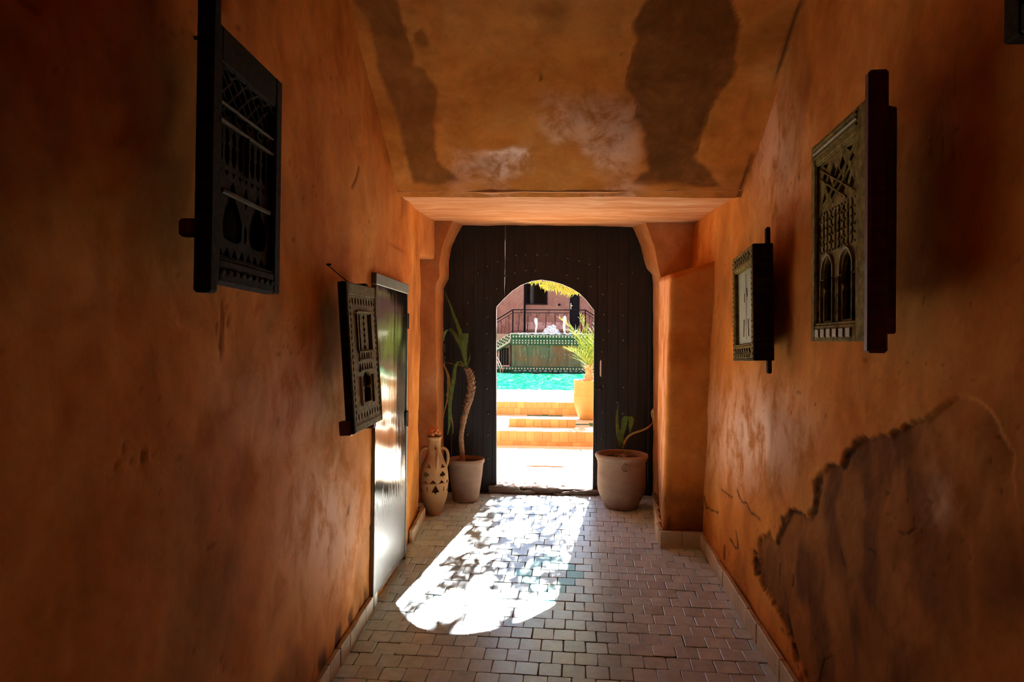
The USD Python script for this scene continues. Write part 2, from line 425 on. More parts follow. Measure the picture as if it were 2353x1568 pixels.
M['water'] = mat('water', {'g': ('geometry', {}), 'mp': ('mapping', {'scale': (1.0, 0.28, 1.0)}), 'n': ('noise_texture', {'scale': 3.0, 'detail': 2.0, 'roughness': 0.5}),
                           'b': ('bump', {'strength': 1.0, 'distance': 0.30}), 'f': ('fresnel', {'IOR': 1.33}), 'fm': ('math', {'math_type': 'multiply', 'value2': 0.35}),
                           't': ('transparent_bsdf', {'color': (0.15, 0.88, 0.70)}), 'd': ('diffuse_bsdf', {'color': (0.0004, 0.062, 0.027)}), 'td': ('mix_closure', {'fac': 0.98}),
                           's': ('glossy_bsdf', {'roughness': 0.07, 'color': (1, 1, 1)}), 'm': ('mix_closure', {})},
                 [('g.position', 'mp.vector'), ('mp.vector', 'n.vector'), ('n.fac', 'b.height'), ('b.normal', 's.normal'), ('b.normal', 'd.normal'),
                  ('f.fac', 'fm.value1'), ('fm.value', 'm.fac'), ('t.BSDF', 'td.closure1'), ('d.BSDF', 'td.closure2'), ('td.closure', 'm.closure1'), ('s.BSDF', 'm.closure2')], surface='m.closure')
M['froth'] = mat('froth', {'p': ('principled_bsdf', {'base_color': (0.50, 0.54, 0.60), 'roughness': 0.4}), 't': ('translucent_bsdf', {'color': (0.30, 0.33, 0.38)}), 'm': ('mix_closure', {'fac': 0.35})},
                 [('p.BSDF', 'm.closure1'), ('t.BSDF', 'm.closure2')], surface='m.closure')

M['plaster_soffit'] = mat('plaster_soffit', {'g': ('geometry', {}), 'mp': ('mapping', {'scale': (0.8, 4.5, 3.0)}), 'n': ('noise_texture', {'scale': 2.2, 'detail': 7.0, 'roughness': 0.65, 'distortion': 0.7}),
                                             'n3': ('noise_texture', {'scale': 34.0, 'detail': 4.0}), 'r': ('rgb_ramp', {'ramp': [(0.3, (0.46, 0.165, 0.045)), (0.48, (0.55, 0.22, 0.072)), (0.60, (0.62, 0.30, 0.135)), (0.72, (0.70, 0.44, 0.27))]}),
                                             'b': ('bump', {'strength': 0.5, 'distance': 0.008}), 'p': ('principled_bsdf', {'roughness': 0.85, 'specular_ior_level': 0.2})},
                          [('g.position', 'mp.vector'), ('mp.vector', 'n.vector'), ('g.position', 'n3.vector'), ('n.fac', 'r.fac'), ('r.color', 'p.base_color'), ('n.fac', 'b.height'), ('b.normal', 'p.normal')])

# ================================================================== THE PASSAGE
Y_DOOR, Y_ARCH = 5.50, 5.20


def jitter(P, s, amp, seed):
    return (meshkit.fbm(P * s, 4, seed) - .5) * 2 * amp


fine = np.arange(0.80, 4.7501, 0.0125)
# ---- left wall
ys = np.r_[np.arange(-7.0, 0.8, 0.1), fine]
zs = np.arange(-0.62, 3.72, 0.0125)
Yg, Zg = np.meshgrid(ys, zs, indexing='ij')
Yf, Zf = Yg.ravel(), Zg.ravel()
Xf = -0.90 - 0.045 * sstep(3.8, 4.75, Yf) + 0.012 * (Zf > 9)
P = np.stack([Xf, Yf, Zf], 1)
px = measure(P)
ok = px[:, 2] > 0.4
Q = np.where(ok[:, None], px[:, :2], -9e3)
d = jitter(P, 1.6, 0.016, 3) + jitter(P, 6.0, 0.006, 4) + jitter(P, 22.0, 0.0018, 5)
flat = sstep(3.25, 3.36, Yf) * (1 - sstep(4.14, 4.2, Yf)) * (Zf < 1.75)
d = d * (1 - 0.85 * flat)
r_ = np.clip(Yf - 4.70, 0, 0.05)
Xf = Xf + d - (0.05 - np.sqrt(np.maximum(0.05 ** 2 - r_ ** 2, 0))) * (Zf < 1.84)
wn = meshkit.fbm(P * 3.1, 4, 21)
wn2 = meshkit.fbm(P * np.array([1, 11., 5.]), 3, 22)
chalk = sstep(60, -260, np.hypot((Q[:, 0] - 745) / 1.0, (Q[:, 1] - 1190) / 1.7) - 120) * 1.25
chalk = np.maximum(chalk, 0.45 * sstep(200, -120, np.hypot(Q[:, 0] - 660, Q[:, 1] - 930) - 60))
crack = np.zeros(len(P))
for ln in ([(507, 690), (508, 760), (505, 830)], [(498, 740), (500, 800)], [(520, 700), (524, 745)], [(862, 1150), (858, 1190), (850, 1215)], [(370, 1180), (366, 1192)],
           [(448, 1496), (452, 1505)], [(516, 1510), (520, 1545)], [(822, 385), (815, 410), (806, 432)], [(540, 62), (556, 70)], [(672, 545), (674, 549)], [(634, 963), (633, 972)], [(800, 1168), (796, 1184)], [(113, 690), (119, 692)], [(404, 628), (407, 632)]):
    dist = line_dist(ln, Q + (np.stack([wn, wn2], 1) - .5) * 9)
    crack = np.maximum(crack, sstep(3.6, 0.6, dist) * 0.6)
spots = sstep(0.86, 0.91, meshkit.noise(P * np.array([1, 48., 34.]), 31)) * sstep(0.60, 0.7, meshkit.noise(P * 4.0, 32))
crack = np.maximum(crack, spots * 0.4)
hole = sstep(0.10, 0.02, Zf - fz(Yf) - 0.085 - 0.02 * (wn2 - .5)) * sstep(0.42, 0.6, wn2) * (Yf < 3.45)
crack = np.maximum(crack, hole * 0.8)
Xf = Xf - 0.005 * crack
stain = 0.45 * sstep(0.56, 0.7, meshkit.fbm(P * np.array([1, 2.2, 1.3]) + 4, 4, 25))
V = np.stack([Xf, Yf, Zf], 1)
wl = thing('wall_left', kind='structure', label='left terracotta plaster wall of the passage with pale worn patches')
pr = obj('plaster_face', (V, grid_faces(len(ys), len(zs))), M['plaster'], wl, smooth=True)
marks_on(pr, np.stack([stain, np.clip(chalk, 0, 1), crack], 1))
obj('wall_core', box(-1.30, -0.965, -7.1, 4.735, -0.8, 4.4), M['plaster_trim'], wl, smooth=False)
obj('niche_wall', rough_block(-1.60, -1.14, 4.65, 5.60, -0.5, 4.4, 0.05), M['plaster_trim'], wl)

# ---- right wall
ys = np.r_[np.arange(-7.0, 0.8, 0.1), np.arange(0.80, 5.26, 0.008)]
zs = np.r_[np.arange(-0.62, -0.27, 0.03), np.arange(-0.27, 1.40, 0.0075), np.arange(1.40, 3.72, 0.0125)]
Yg, Zg = np.meshgrid(ys, zs, indexing='ij')
Yf, Zf = Yg.ravel(), Zg.ravel()
Xf = 0.93 + 0.033 * np.clip(Zf, 0, 2.3) + 0.03 * sstep(4.2, 5.2, Yf)
P = np.stack([Xf, Yf, Zf], 1)
px = measure(P)
ok = px[:, 2] > 0.4
Q = np.where(ok[:, None], px[:, :2], -9e3)
c5 = lambda L: [(1600 + a / 2.279, 880 + b / 2.279) for a, b in L]
fall = c5([(300, 1000), (305, 890), (335, 780), (375, 795), (420, 830), (440, 760), (462, 690), (490, 662), (580, 705), (610, 600), (632, 490), (680, 440), (748, 430), (792, 350), (870, 290), (1000, 270),
           (1150, 200), (1250, 150), (1350, 60), (1450, 90), (1540, 160), (1600, 290), (1640, 420), (1660, 560), (1800, 900), (2000, 1200), (2300, 1900), (700, 1900), (560, 1568), (420, 1200)])
wn = meshkit.fbm(P * 5.0, 4, 41)
wn2 = meshkit.fbm(P * np.array([1, 14., 14.]), 4, 42)
wn3 = meshkit.fbm(P * np.array([1, 7., 3.]), 4, 43)
near = (Q[:, 0] > 1500) & (Q[:, 1] > 800)
sd = np.full(len(P), -900.0)
sd[near] = inside_by(fall, Q[near]) + (wn2[near] - .5) * 30 + (meshkit.fbm(P[near] * 45.0, 3, 47) - .5) * 16
m_fall = sstep(-4, 6, sd)
right_fade = 1 - 0.55 * sstep(2030, 2250, Q[:, 0])
edge = sstep(7, 1.0, np.abs(sd - 2)) * sstep(2160, 1980, Q[:, 0]) * sstep(0.36, 0.56, wn3)
dark_in = 0.6 * sstep(90, 10, np.hypot((Q[:, 0] - 1755) / .9, (Q[:, 1] - 1330) / 1.6)) + sstep(120, 20, np.hypot((Q[:, 0] - 2300) / 1.0, (Q[:, 1] - 1340) / 1.6))
stain = m_fall * (0.72 * right_fade + 0.28 * sstep(0.45, 0.65, wn3)) + 0.4 * m_fall * dark_in
stain = np.maximum(stain, 0.35 * sstep(0.58, 0.72, meshkit.fbm(P * np.array([1, 2.0, 1.3]) + 9, 4, 45)))
crack = edge * 0.45 * sstep(.4, .6, meshkit.fbm(P * np.array([1, 18., 18.]), 2, 48)) + edge * .15
for ln in (c5([(218, 560), (230, 600), (270, 640), (300, 690), (330, 720)]), c5([(130, 560), (160, 580), (190, 600)]), c5([(165, 815), (190, 860), (205, 870)]), c5([(45, 595), (55, 660)]), c5([(60, 655), (105, 680)]),
           c5([(140, 850), (145, 920)]), c5([(200, 780), (205, 860)]), c5([(1040, 770), (1090, 790), (1130, 760)]), c5([(880, 870), (925, 910)]), c5([(735, 870), (760, 960)]), c5([(450, 1220), (490, 1360), (530, 1500)]),
           c5([(625, 1568), (640, 1450), (680, 1430)]), c5([(420, 950), (415, 1050)]), c5([(490, 1010), (485, 1070)]), [(2195, 150), (2196, 230)], [(2164, 290), (2166, 380)], [(2192, 290), (2193, 380)], [(2228, 200), (2230, 210)], [(1833, 408), (1835, 414)]):
    dist = line_dist(ln, Q + (np.stack([wn, wn2], 1) - .5) * 14)
    crack = np.maximum(crack, sstep(3.2, 0.5, dist) * 0.75)
for ln in (c5([(412, 840), (438, 770), (458, 700), (488, 668), (540, 680)]), c5([(596, 690), (612, 600), (634, 495)]), c5([(752, 450), (775, 395), (800, 350)]), c5([(300, 1000), (306, 920)])):
    crack = np.maximum(crack, sstep(8, 2, line_dist(ln, Q + (np.stack([wn2, wn], 1) - .5) * 22)) * .8)
crack[Q[:, 0] > 2150] *= 0.45
spots = sstep(0.88, 0.92, meshkit.noise(P * np.array([1, 48., 34.]), 51)) * sstep(0.6, 0.7, meshkit.noise(P * 4.0, 52))
crack = np.maximum(crack, spots * 0.4)
chalk = 1.5 * sstep(120, -160, np.hypot((Q[:, 0] - 1740) / 1.1, (Q[:, 1] - 1000) / 1.1) - 60)
chalk = np.maximum(chalk, 0.75 * sstep(140, -120, np.hypot((Q[:, 0] - 1790) / .7, (Q[:, 1] - 350) / 1.6) - 30)) * (1 - m_fall)
chalk = np.maximum(chalk, m_fall * 0.6 * sstep(70, 10, np.hypot((Q[:, 0] - 2150) / 1.0, (Q[:, 1] - 1150) / 1.4)))
dd = jitter(P, 1.6, 0.016, 13) + jitter(P, 6.0, 0.006, 14) + jitter(P, 22.0, 0.0018, 15)
Xf = Xf - dd + 0.013 * m_fall * (0.4 + 0.6 * right_fade) + 0.004 * crack + 0.005 * m_fall * (wn2 - .5) * 2
V = np.stack([Xf, Yf, Zf], 1)
wr = thing('wall_right', kind='structure', label='right terracotta plaster wall of the passage with a large patch of fallen plaster')
pr = obj('plaster_face', (V, grid_faces(len(ys), len(zs), True)), M['plaster'], wr, smooth=True)
marks_on(pr, np.stack([np.clip(stain, 0, 1), np.clip(chalk, 0, 1), np.clip(crack, 0, 1)], 1))
obj('wall_core', box(1.09, 1.45, -7.1, 5.45, -0.8, 4.4), M['plaster_trim'], wr, smooth=False)

# ---- slanting ceiling, running down to the beam
YB, ZB = 3.80, 2.055
ts = np.r_[np.arange(-0.0375, 1.4, 0.0125), np.arange(1.4, 2.42, 0.06)]
xs = np.arange(-1.08, 1.181, 0.0125)
Tg, Xg = np.meshgrid(ts, xs, indexing='ij')
Tf, Xf = Tg.ravel(), Xg.ravel()
P = np.stack([Xf, YB - Tf - 0.05 * Xf, ZB + 0.648 * Tf - 0.02 * Xf], 1)
px = measure(P)
Q = np.where(px[:, 2:] > .4, px[:, :2], -9e3)
c6 = lambda L: [(780 + a / 2.1787, b / 2.1787) for a, b in L]
wn = meshkit.fbm(P * 9.0, 4, 61)
wn2 = meshkit.fbm(P * 3.0, 4, 62)
left_band = c6([(40, -200), (300, -200), (285, 0), (330, 120), (345, 200), (365, 330), (430, 345), (445, 400), (490, 470), (480, 600), (475, 700), (500, 830), (600, 905), (360, 925), (320, 750), (280, 600), (220, 450), (180, 300), (150, 130), (60, 0)])
blot = c6([(360, 170), (410, 140), (450, 200), (460, 240), (420, 245), (370, 210)])
right_band = c6([(1700, -220), (1540, 0), (1460, 110), (1490, 200), (1478, 260), (1440, 340), (1440, 450), (1495, 530), (1480, 590), (1530, 680), (1535, 780), (1545, 860), (1470, 915), (1900, 930), (1860, 850), (1775, 790), (1800, 680), (1860, 560), (1890, 460), (1965, 400), (1985, 250), (1995, 100), (1950, 0), (1960, -200)])
stain = np.zeros(len(P))
for poly, a in ((left_band, 0.72), (blot, 0.6), (right_band, 0.90)):
    stain = np.maximum(stain, a * sstep(-5, 7, inside_by(poly, Q) + (wn - .5) * 26))
stain = np.maximum(stain, 0.30 * sstep(0.55, 0.7, wn2))
pale = c6([(670, 770), (780, 740), (960, 745), (950, 830), (870, 850), (850, 890), (775, 905), (765, 790)])
chalk = 1.2 * sstep(-6, 10, inside_by(pale, Q) + (wn - .5) * 30)
chalk = np.maximum(chalk, 0.5 * sstep(420, 640, 2.1787 * Q[:, 1]) * sstep(480, 700, 2.1787 * (Q[:, 0] - 780)) * sstep(1600, 1400, 2.1787 * (Q[:, 0] - 780)) * sstep(.45, .6, wn2))
crack = sstep(5, 1, np.abs(inside_by(right_band, Q) + (wn - .5) * 26)) * sstep(.45, .65, meshkit.fbm(P * 6, 3, 66)) * .6
for ln in (c6([(1000, 365), (1005, 405)]), c6([(1405, 260), (1408, 275)])):
    crack = np.maximum(crack, .7 * sstep(4, 1, line_dist(ln, Q)))
crack = np.maximum(crack, .75 * sstep(.014, .003, np.abs(Xf - (.985 + .0 * Tf) + .02 * (wn - .5))) * sstep(.4, .6, wn2))
N = np.array([0, -0.544, -0.839])
disp = jitter(P, 2.0, 0.018, 63) + jitter(P, 8, 0.006, 64)
V = P + N * (disp - 0.012 * np.minimum(stain, .6) - .01 * crack)[:, None]
ce = thing('ceiling', kind='structure', label='slanting terracotta ceiling with two dark damp stains running down to the beam')
pr = obj('plaster_face', (V, grid_faces(len(ts), len(xs))), M['plaster'], ce, smooth=True)
marks_on(pr, np.stack([stain, np.clip(chalk, 0, 1), crack], 1))
slab = Polygon([(5.45, 2.30), (3.8, 2.30), (YB - 2.4, ZB + .648 * 2.4 + .05), (-7.1, ZB + .648 * 2.4 + .02), (-7.1, 4.3), (5.45, 4.3)])
m = upright(slab, 0, 2.7)
v = np.array(m.vertices)
m.vertices = np.stack([v[:, 1] - 1.3, v[:, 0], v[:, 2]], 1)
m.fix_normals()
obj('ceiling_slab', m, M['plaster_trim'], ce, smooth=False)
wb = obj('wall_back', rough_block(-1.2, 1.3, -7.3, -6.95, -0.8, 4.0, 0.1), M['plaster_trim'], kind='structure', label='back wall of the passage behind the viewer')


# ---- the beam over the passage end
def beam_shift(p):
    p = p.copy()
    lift = np.clip(p[:, 1] - YB, 0, 2) * 0.056
    p[:, 2] += np.where(p[:, 2] < 2.25, lift - 0.012 * p[:, 0], 0)
    p[:, 1] += np.where(p[:, 1] < YB + .1, -0.05 * p[:, 0] + 0.03 * (meshkit.noise(p * 2.5, 5) - .5), 0)
    return p


obj('trim_1', rough_block(-1.25, 1.35, YB - .01, 5.52, 2.05, 2.42, 0.03, 0.018, 0.010, 6, beam_shift), M['plaster_soffit'], kind='structure', label='broad plaster beam across the end of the passage')

# ---- corbel at the end of the left wall
cx = at(1003, 520, y=5.2)[0]
ctop, cbot = 2.2, at(958, 588, y=4.76)[2]


def corbel_shift(p):
    p = p.copy()
    p[:, 0] += np.where(p[:, 0] > -1.1, 0.045 * (p[:, 1] - 4.74), 0)
    p[:, 2] += np.where(p[:, 2] < 1.95, (p[:, 1] - 4.74) * .05, 0)
    return p


obj('trim_2', rough_block(-1.3, -0.945, 4.70, 5.16, cbot, ctop, 0.02, 0.016, 0.006, 8, corbel_shift), M['plaster_trim'], kind='structure', label='plaster corbel jutting from the left wall under the beam')

# ---- the arch wall: two cheeks with a cusped outline
aw = thing('wall_front', kind='structure', label='end wall with a cusped archway around the old wooden door')


def cheek(front, back, xo, name, seed):
    """front, back: outlines (x, z) of the arch edge on the two planes; the body fills out to x = xo."""
    n = 80
    def res(L):
        L = np.array(L, float)
        s = np.r_[0, np.cumsum(np.linalg.norm(np.diff(L, axis=0), axis=1))]
        s /= s[-1]
        t = np.linspace(0, 1, n)
        return np.stack([np.interp(t, s, L[:, 0]), np.interp(t, s, L[:, 1])], 1)
    f, b = res(front), res(back)
    rings, K = [], 7
    sgn = np.sign(xo)
    rings.append(np.stack([np.full(n, xo), np.full(n, Y_ARCH), f[:, 1]], 1))
    for e in np.linspace(0.16, 0.03, 3):
        rings.append(np.stack([f[:, 0] + sgn * e, np.full(n, Y_ARCH), f[:, 1]], 1))
    for k in range(K + 1):
        t = k / K
        rr = 0.012 * math.sin(PI * min(t * 2, 1) * .5 + PI / 2) if t < .5 else 0
        c = f * (1 - t) + b * t
        bulge = -0.008 * math.sin(PI * t)
        rings.append(np.stack([c[:, 0] + sgn * (rr + bulge), np.full(n, Y_ARCH + (Y_DOOR + .04 - Y_ARCH) * t), c[:, 1]], 1))
    rings.append(np.stack([np.full(n, xo), np.full(n, Y_DOOR + .04), b[:, 1]], 1))
    R = np.array(rings)
    v = R.reshape(-1, 3)
    v = v + np.array([1, .4, 0]) * ((meshkit.fbm(v * 7 + seed, 3, seed) - .5) * 0.014)[:, None]
    fc = grid_faces(len(R), n, sgn > 0)
    obj(name, (v, fc), M['plaster_trim'], aw, smooth=40)


pz = lambda L, y: [(lambda q: (q[0], q[2]))(at(a, b, y=y)) for a, b in L]
zt = 2.35
lf = pz([(1010, 1150), (1007, 920), (1004, 701), (1005, 655), (1014, 634), (1012, 607), (1018, 572), (1029, 540), (1042, 510)], Y_ARCH)
lb = pz([(1019, 1130), (1018, 920), (1018, 700), (1019, 661), (1031, 640), (1032, 599), (1039, 564), (1050, 540), (1063, 518)], Y_DOOR)
lf[0] = (lf[0][0], -.05); lb[0] = (lb[0][0], -.05)
lf.append((lf[-1][0] + .11, zt)); lb.append((lb[-1][0] + .13, zt))
cheek(lf, lb, -1.32, 'arch_cheek', 3)
rf = pz([(1522, 1150), (1520, 920), (1518, 701), (1516, 650), (1514, 637), (1506, 602), (1500, 564), (1487, 529)], Y_ARCH)
rb = pz([(1500, 1130), (1501, 920), (1501, 700), (1501, 653), (1498, 631), (1486, 618), (1482, 607), (1471, 564), (1458, 531)], Y_DOOR)
rf[0] = (rf[0][0], -.05); rb[0] = (rb[0][0], -.05)
rf.append((rf[-1][0] - .12, zt)); rb.append((rb[-1][0] - .13, zt))
cheek(rf, rb, 1.40, 'arch_cheek', 4)
# facade towards the courtyard, its unseen height raised to cut skylight
obj('facade', cat([box(-7.5, -0.98, 5.56, 5.95, -0.6, 7.5), box(0.90, 7.5, 5.56, 5.95, -0.6, 7.5), box(-0.98, 0.90, 5.56, 5.95, 2.35, 7.5),
                   box(-7.5, -1.30, 5.30, 5.56, -0.6, 5.2), box(1.40, 7.5, 5.30, 5.56, -0.6, 5.2), box(-1.32, 1.42, 5.30, 5.56, 2.36, 5.2)]), M['plaster_pink'], aw, smooth=False)

# ---- pilaster on the right
pa = at(1541, 630, y=4.35); pb = at(1516, 638, y=5.18); pc = at(1625, 602, y=4.33); p0 = at(1522, 1250, y=4.33)
n1, n2 = 44, 22
tz = np.linspace(0, 1, n1)


def pil_edge(t, s):
    """s 0..1: along the inner face (0 back, .5 front corner), then the front face to the wall."""
    xb = np.interp(t, [0, 1], [0.775, pb[0]]); xf = np.interp(t, [0, 1], [p0[0], pa[0]]); xw = np.interp(t, [0, 1], [0.98, 1.06])
    if s < .5:
        k = s / .5
        return xb * (1 - k) + xf * k, 5.22 * (1 - k) + 4.35 * k, pb[2] * (1 - k) + pa[2] * k
    k = (s - .5) / .5
    return xf * (1 - k) + xw * k, 4.35, pa[2] * (1 - k) + (pc[2] + .03) * k


R = []
for s in np.r_[np.linspace(0, .5, 24)[:-1], np.linspace(.5, 1, 16)]:
    col = []
    for t in tz:
        x, y, zt_ = pil_edge(t, s)
        col.append((x, y, -.1 + (zt_ + .1) * t))
    R.append(col)
R = np.array(R)
for it in range(2):   # soften the corner
    R[1:-1] = .5 * R[1:-1] + .25 * (R[:-2] + R[2:])
top = R[:, -1:, :].copy()
ins = np.concatenate([top * .5 + np.array([1.0, 4.9, 1.75]) * .5, np.broadcast_to(np.array([1.05, 5.1, 1.76]), top.shape)], 1)
R = np.concatenate([R, ins], 1)
v = R.reshape(-1, 3)
v = v + np.array([.7, .7, 0]) * ((meshkit.fbm(v * 6 + 3, 4, 9) - .5) * 0.016)[:, None]
Qp = measure(v)
pil = obj('trim_3', (v, grid_faces(R.shape[0], R.shape[1])), M['plaster'], smooth=True, kind='structure', label='plaster pilaster standing before the right side of the archway')
wnp = meshkit.fbm(v * 7, 4, 71)
marks_on(pil, np.stack([0.75 * sstep(0.42, 0.1, v[:, 2] + (wnp - .5) * .4) * sstep(.35, .6, meshkit.fbm(v * 4, 4, 73) + .12 * (v[:, 1] < 4.5)), 0.35 * (v[:, 1] > 4.42), 0.8 * sstep(.62, .74, meshkit.fbm(v * np.array([22, 22, 9.]), 2, 72)) * sstep(.45, .1, v[:, 2])], 1))

# ================================================================== FLOOR
fl = thing('floor', kind='structure', label='worn floor of small grey tiles with a teal tile diamond in it')
ysb = np.linspace(-7.1, 5.56, 12)
bed = np.array([[x, y, fz(y) - 0.0045] for y in ysb for x in (-1.35, 1.45)])
bedm = trimesh.Trimesh(np.vstack([bed, bed - [0, 0, .3]]), np.vstack([grid_faces(12, 2)[:, ::-1], grid_faces(12, 2) + 24]), process=False)
obj('mortar_bed', bedm, M['grout'], fl, smooth=False)
ROT = math.radians(2.0)
TW, TD = 0.0970, 0.1020
mid = at(1262, 1318, y=3.85)
for _ in range(8):
    mid = at(1262, 1318, z=fz(mid[1]))
ca, sa = math.cos(ROT), math.sin(ROT)


def tile_mesh(cx, cy, w, dpt, seed):
    r = np.random.default_rng(seed)
    g, bv, th = 0.0009 + r.random() * .0010, 0.0022, 0.012
    hz = r.normal(0, 0.0011)
    tilt = r.normal(0, 0.007, 2)
    jit = r.normal(0, 0.0009, 8)
    a = r.normal(0, 0.007)
    hw, hd = w / 2 - g, dpt / 2 - g
    cr = .002 + r.random() ** 2 * .006
    ring = [(-hw + cr, -hd), (hw - cr, -hd), (hw, -hd + cr), (hw, hd - cr), (hw - cr, hd), (-hw + cr, hd), (-hw, hd - cr), (-hw, -hd + cr)]
    ring = np.array(ring) + jit[:, None]
    ring = ring @ np.array([[math.cos(a), math.sin(a)], [-math.sin(a), math.cos(a)]])
    inn = ring * (1 - bv / np.array([hw, hd]))
    out = []
    for rg, h in ((ring, -th), (ring, -.0014), (inn, 0.0)):
        for x, y in rg:
            X, Y = cx + x, cy + y
            wx, wy = mid[0] + X * ca + Y * sa, mid[1] - X * sa + Y * ca
            out.append([wx, wy, fz(wy) + h + hz + x * tilt[0] + y * tilt[1]])
    f = []
    for l in (0, 8):
        for j in range(8):
            k = (j + 1) % 8
            f += [[l + j, l + k, l + 8 + k], [l + j, l + 8 + k, l + 8 + j]]
    for j in range(1, 7):
        f.append([16, 16 + j, 17 + j])
    return trimesh.Trimesh(np.array(out), np.array(f), process=False)


teal = set()
for kr, offs in ((-3, (0,)), (-2, (-.5, .5)), (-1, (-1, 1)), (0, (-1.5, 1.5)), (1, (-1, 1)), (2, (-.5, .5)), (3, (0,))):
    teal |= {(-kr, o) for o in offs}
cells = []
for k in range(-62, 20):
    sh = 0.0 if k % 2 else 0.5
    rr = np.random.default_rng(900 + k)
    drift = rr.normal(0, .004) * (abs(k) > 3)
    for j in range(-12, 13):
        c = j + sh
        cx, cy = c * TW + drift, k * TD
        wx, wy = mid[0] + cx * ca + cy * sa, mid[1] - cx * sa + cy * ca
        if wy < -2.4 or wy > 5.47 or wx < -1.0 or wx > 1.02:
            continue
        if wy > 5.40 and abs(wx) < 2:
            pass
        q = measure([wx, wy, fz(wy)])
        vis = q[2] > .5 and -60 < q[1] < 1600 and -60 < q[0] < 2400 and -0.93 < wx < 0.96
        cells.append((cx, cy, (k, c) in teal, vis, q[2], abs(hash((k, int(c * 2)))) % 100000))
vis = sorted([c for c in cells if c[3]], key=lambda c: (not c[2], c[4]))
hero = vis[:300]
heroes = set((c[0], c[1]) for c in hero)
for c in sorted(hero, key=lambda c: c[4]):
    obj('tile', tile_mesh(c[0], c[1], TW, TD, c[5]), M['teal_tile'] if c[2] else TILES[c[5] % 5], fl, smooth=False, label='glazed teal floor tile' if c[2] else None)
rest = [c for c in cells if (c[0], c[1]) not in heroes]
for k in range(3):
    sub = [c for c in rest if c[5] % 3 == k]
    far_ = [c for c in sub]
    obj('distant_tiles', cat([tile_mesh(c[0], c[1], TW, TD, c[5]) for c in far_]), TILES[k], fl, smooth=False, kind='stuff')


# ---- skirting tiles
def skirting(name, label, runs):
    t = thing(name, kind='structure', label=label)
    for k, (x, y0, y1, h, sgn) in enumerate(runs):
        r = np.random.default_rng(int(1000 + k + 77 * len(runs)))
        m = cbox(x - .012, x + .012, y0 + .0012, y1 - .0012, 0, h + r.normal(0, .002), .003)
        v = np.array(m.vertices)
        v[:, 2] += fz(v[:, 1]) - .004
        v[:, 0] += r.normal(0, .0012)
        m.vertices = v
        obj('skirting_tile', m, M['skirting_tile'], t, smooth=False)
    return t


runs = [(-0.892, y, y + .128, 0.082, 1) for y in np.arange(1.50, 3.36, .128)]
runs[-1] = (-0.892, runs[-1][1], 3.37, .082, 1)
runs += [(-0.905, 4.26, 4.42, .085, 1), (-0.912, 4.42, 4.58, .085, 1), (-0.918, 4.58, 4.76, .085, 1)]
skirting('baseboard_left', 'cream tile skirting along the foot of the left wall', runs)
runs = [(0.915 + .004 * (y > 3.8), y, y + .155, 0.095, -1) for y in np.arange(1.40, 4.27, .155)]
bt = skirting('baseboard_right', 'ochre tile skirting along the foot of the right wall and pilaster', runs)
for k in range(6):
    y = 4.36 + k * .15
    xi = .672 + (y - 4.33) / (5.2 - 4.33) * .095
    m = cbox(xi - .016, xi + .010, y, y + .148, fz(y), fz(y) + .10, .003)
    obj('skirting_tile', m, M['skirting_tile'], bt, smooth=False)
for k in range(2):
    x = .66 + k * .135
    obj('skirting_tile', cbox(x, x + .133, 4.305, 4.335, fz(4.32) - .01, fz(4.32) + .10, .003), M['skirting_tile'], bt, smooth=False)

# ================================================================== THE OLD DOOR
dr = thing('door_1', kind='structure', label='tall studded dark plank door with an arched wicket opening onto the courtyard')
c1 = lambda L: [(1120 + a / 5.807, 620 + b / 5.807) for a, b in L]
op_px = [(1139, 1180), (1138.5, 900)] + c1([(108, 490), (210, 382), (320, 278), (440, 197), (590, 142), (720, 122), (880, 148), (1000, 183), (1130, 240), (1230, 302), (1320, 390), (1437, 540)]) + [(1366, 900), (1363.5, 1180)]
opening = Polygon(pz(op_px, Y_DOOR))
zb = fz(5.5) - 0.01
DT = 0.045
x = -1.0
k = 0
glow = {6: .0035, 7: .0028, 3: .002}
while x < 0.88:
    w = 0.083 + 0.006 * math.sin(k * 2.3)
    front = sbox(x + .0016, zb, x + w - .0016, 2.30).difference(opening)
    gp = glow.get(k, 0)
    back = sbox(x + gp * .5, zb, x + w - gp * .5 + .0002, 2.30).difference(opening)
    yo = Y_DOOR + .0015 * math.sin(k * 5.1)
    ms = []
    for g in getattr(front, 'geoms', [front]):
        if g.area > 1e-5:
            ms.append(upright(g, yo, Y_DOOR + .012))
    for g in getattr(back, 'geoms', [back]):
        if g.area > 1e-5:
            ms.append(upright(g, Y_DOOR + .010, Y_DOOR + DT))
    if ms:
        obj('plank', cat(ms), M['wood_door'], dr, smooth=False)
    x += w
    k += 1
# wicket frame of thin battens behind the opening edge
ringp = opening.buffer(.004, join_style=2).difference(opening.buffer(-.006, join_style=2))
obj('wicket_edge', upright(ringp.intersection(sbox(-1, zb, 1, 2)), Y_DOOR + .004, Y_DOOR + DT + .004), M['wood_door'], dr, smooth=False)
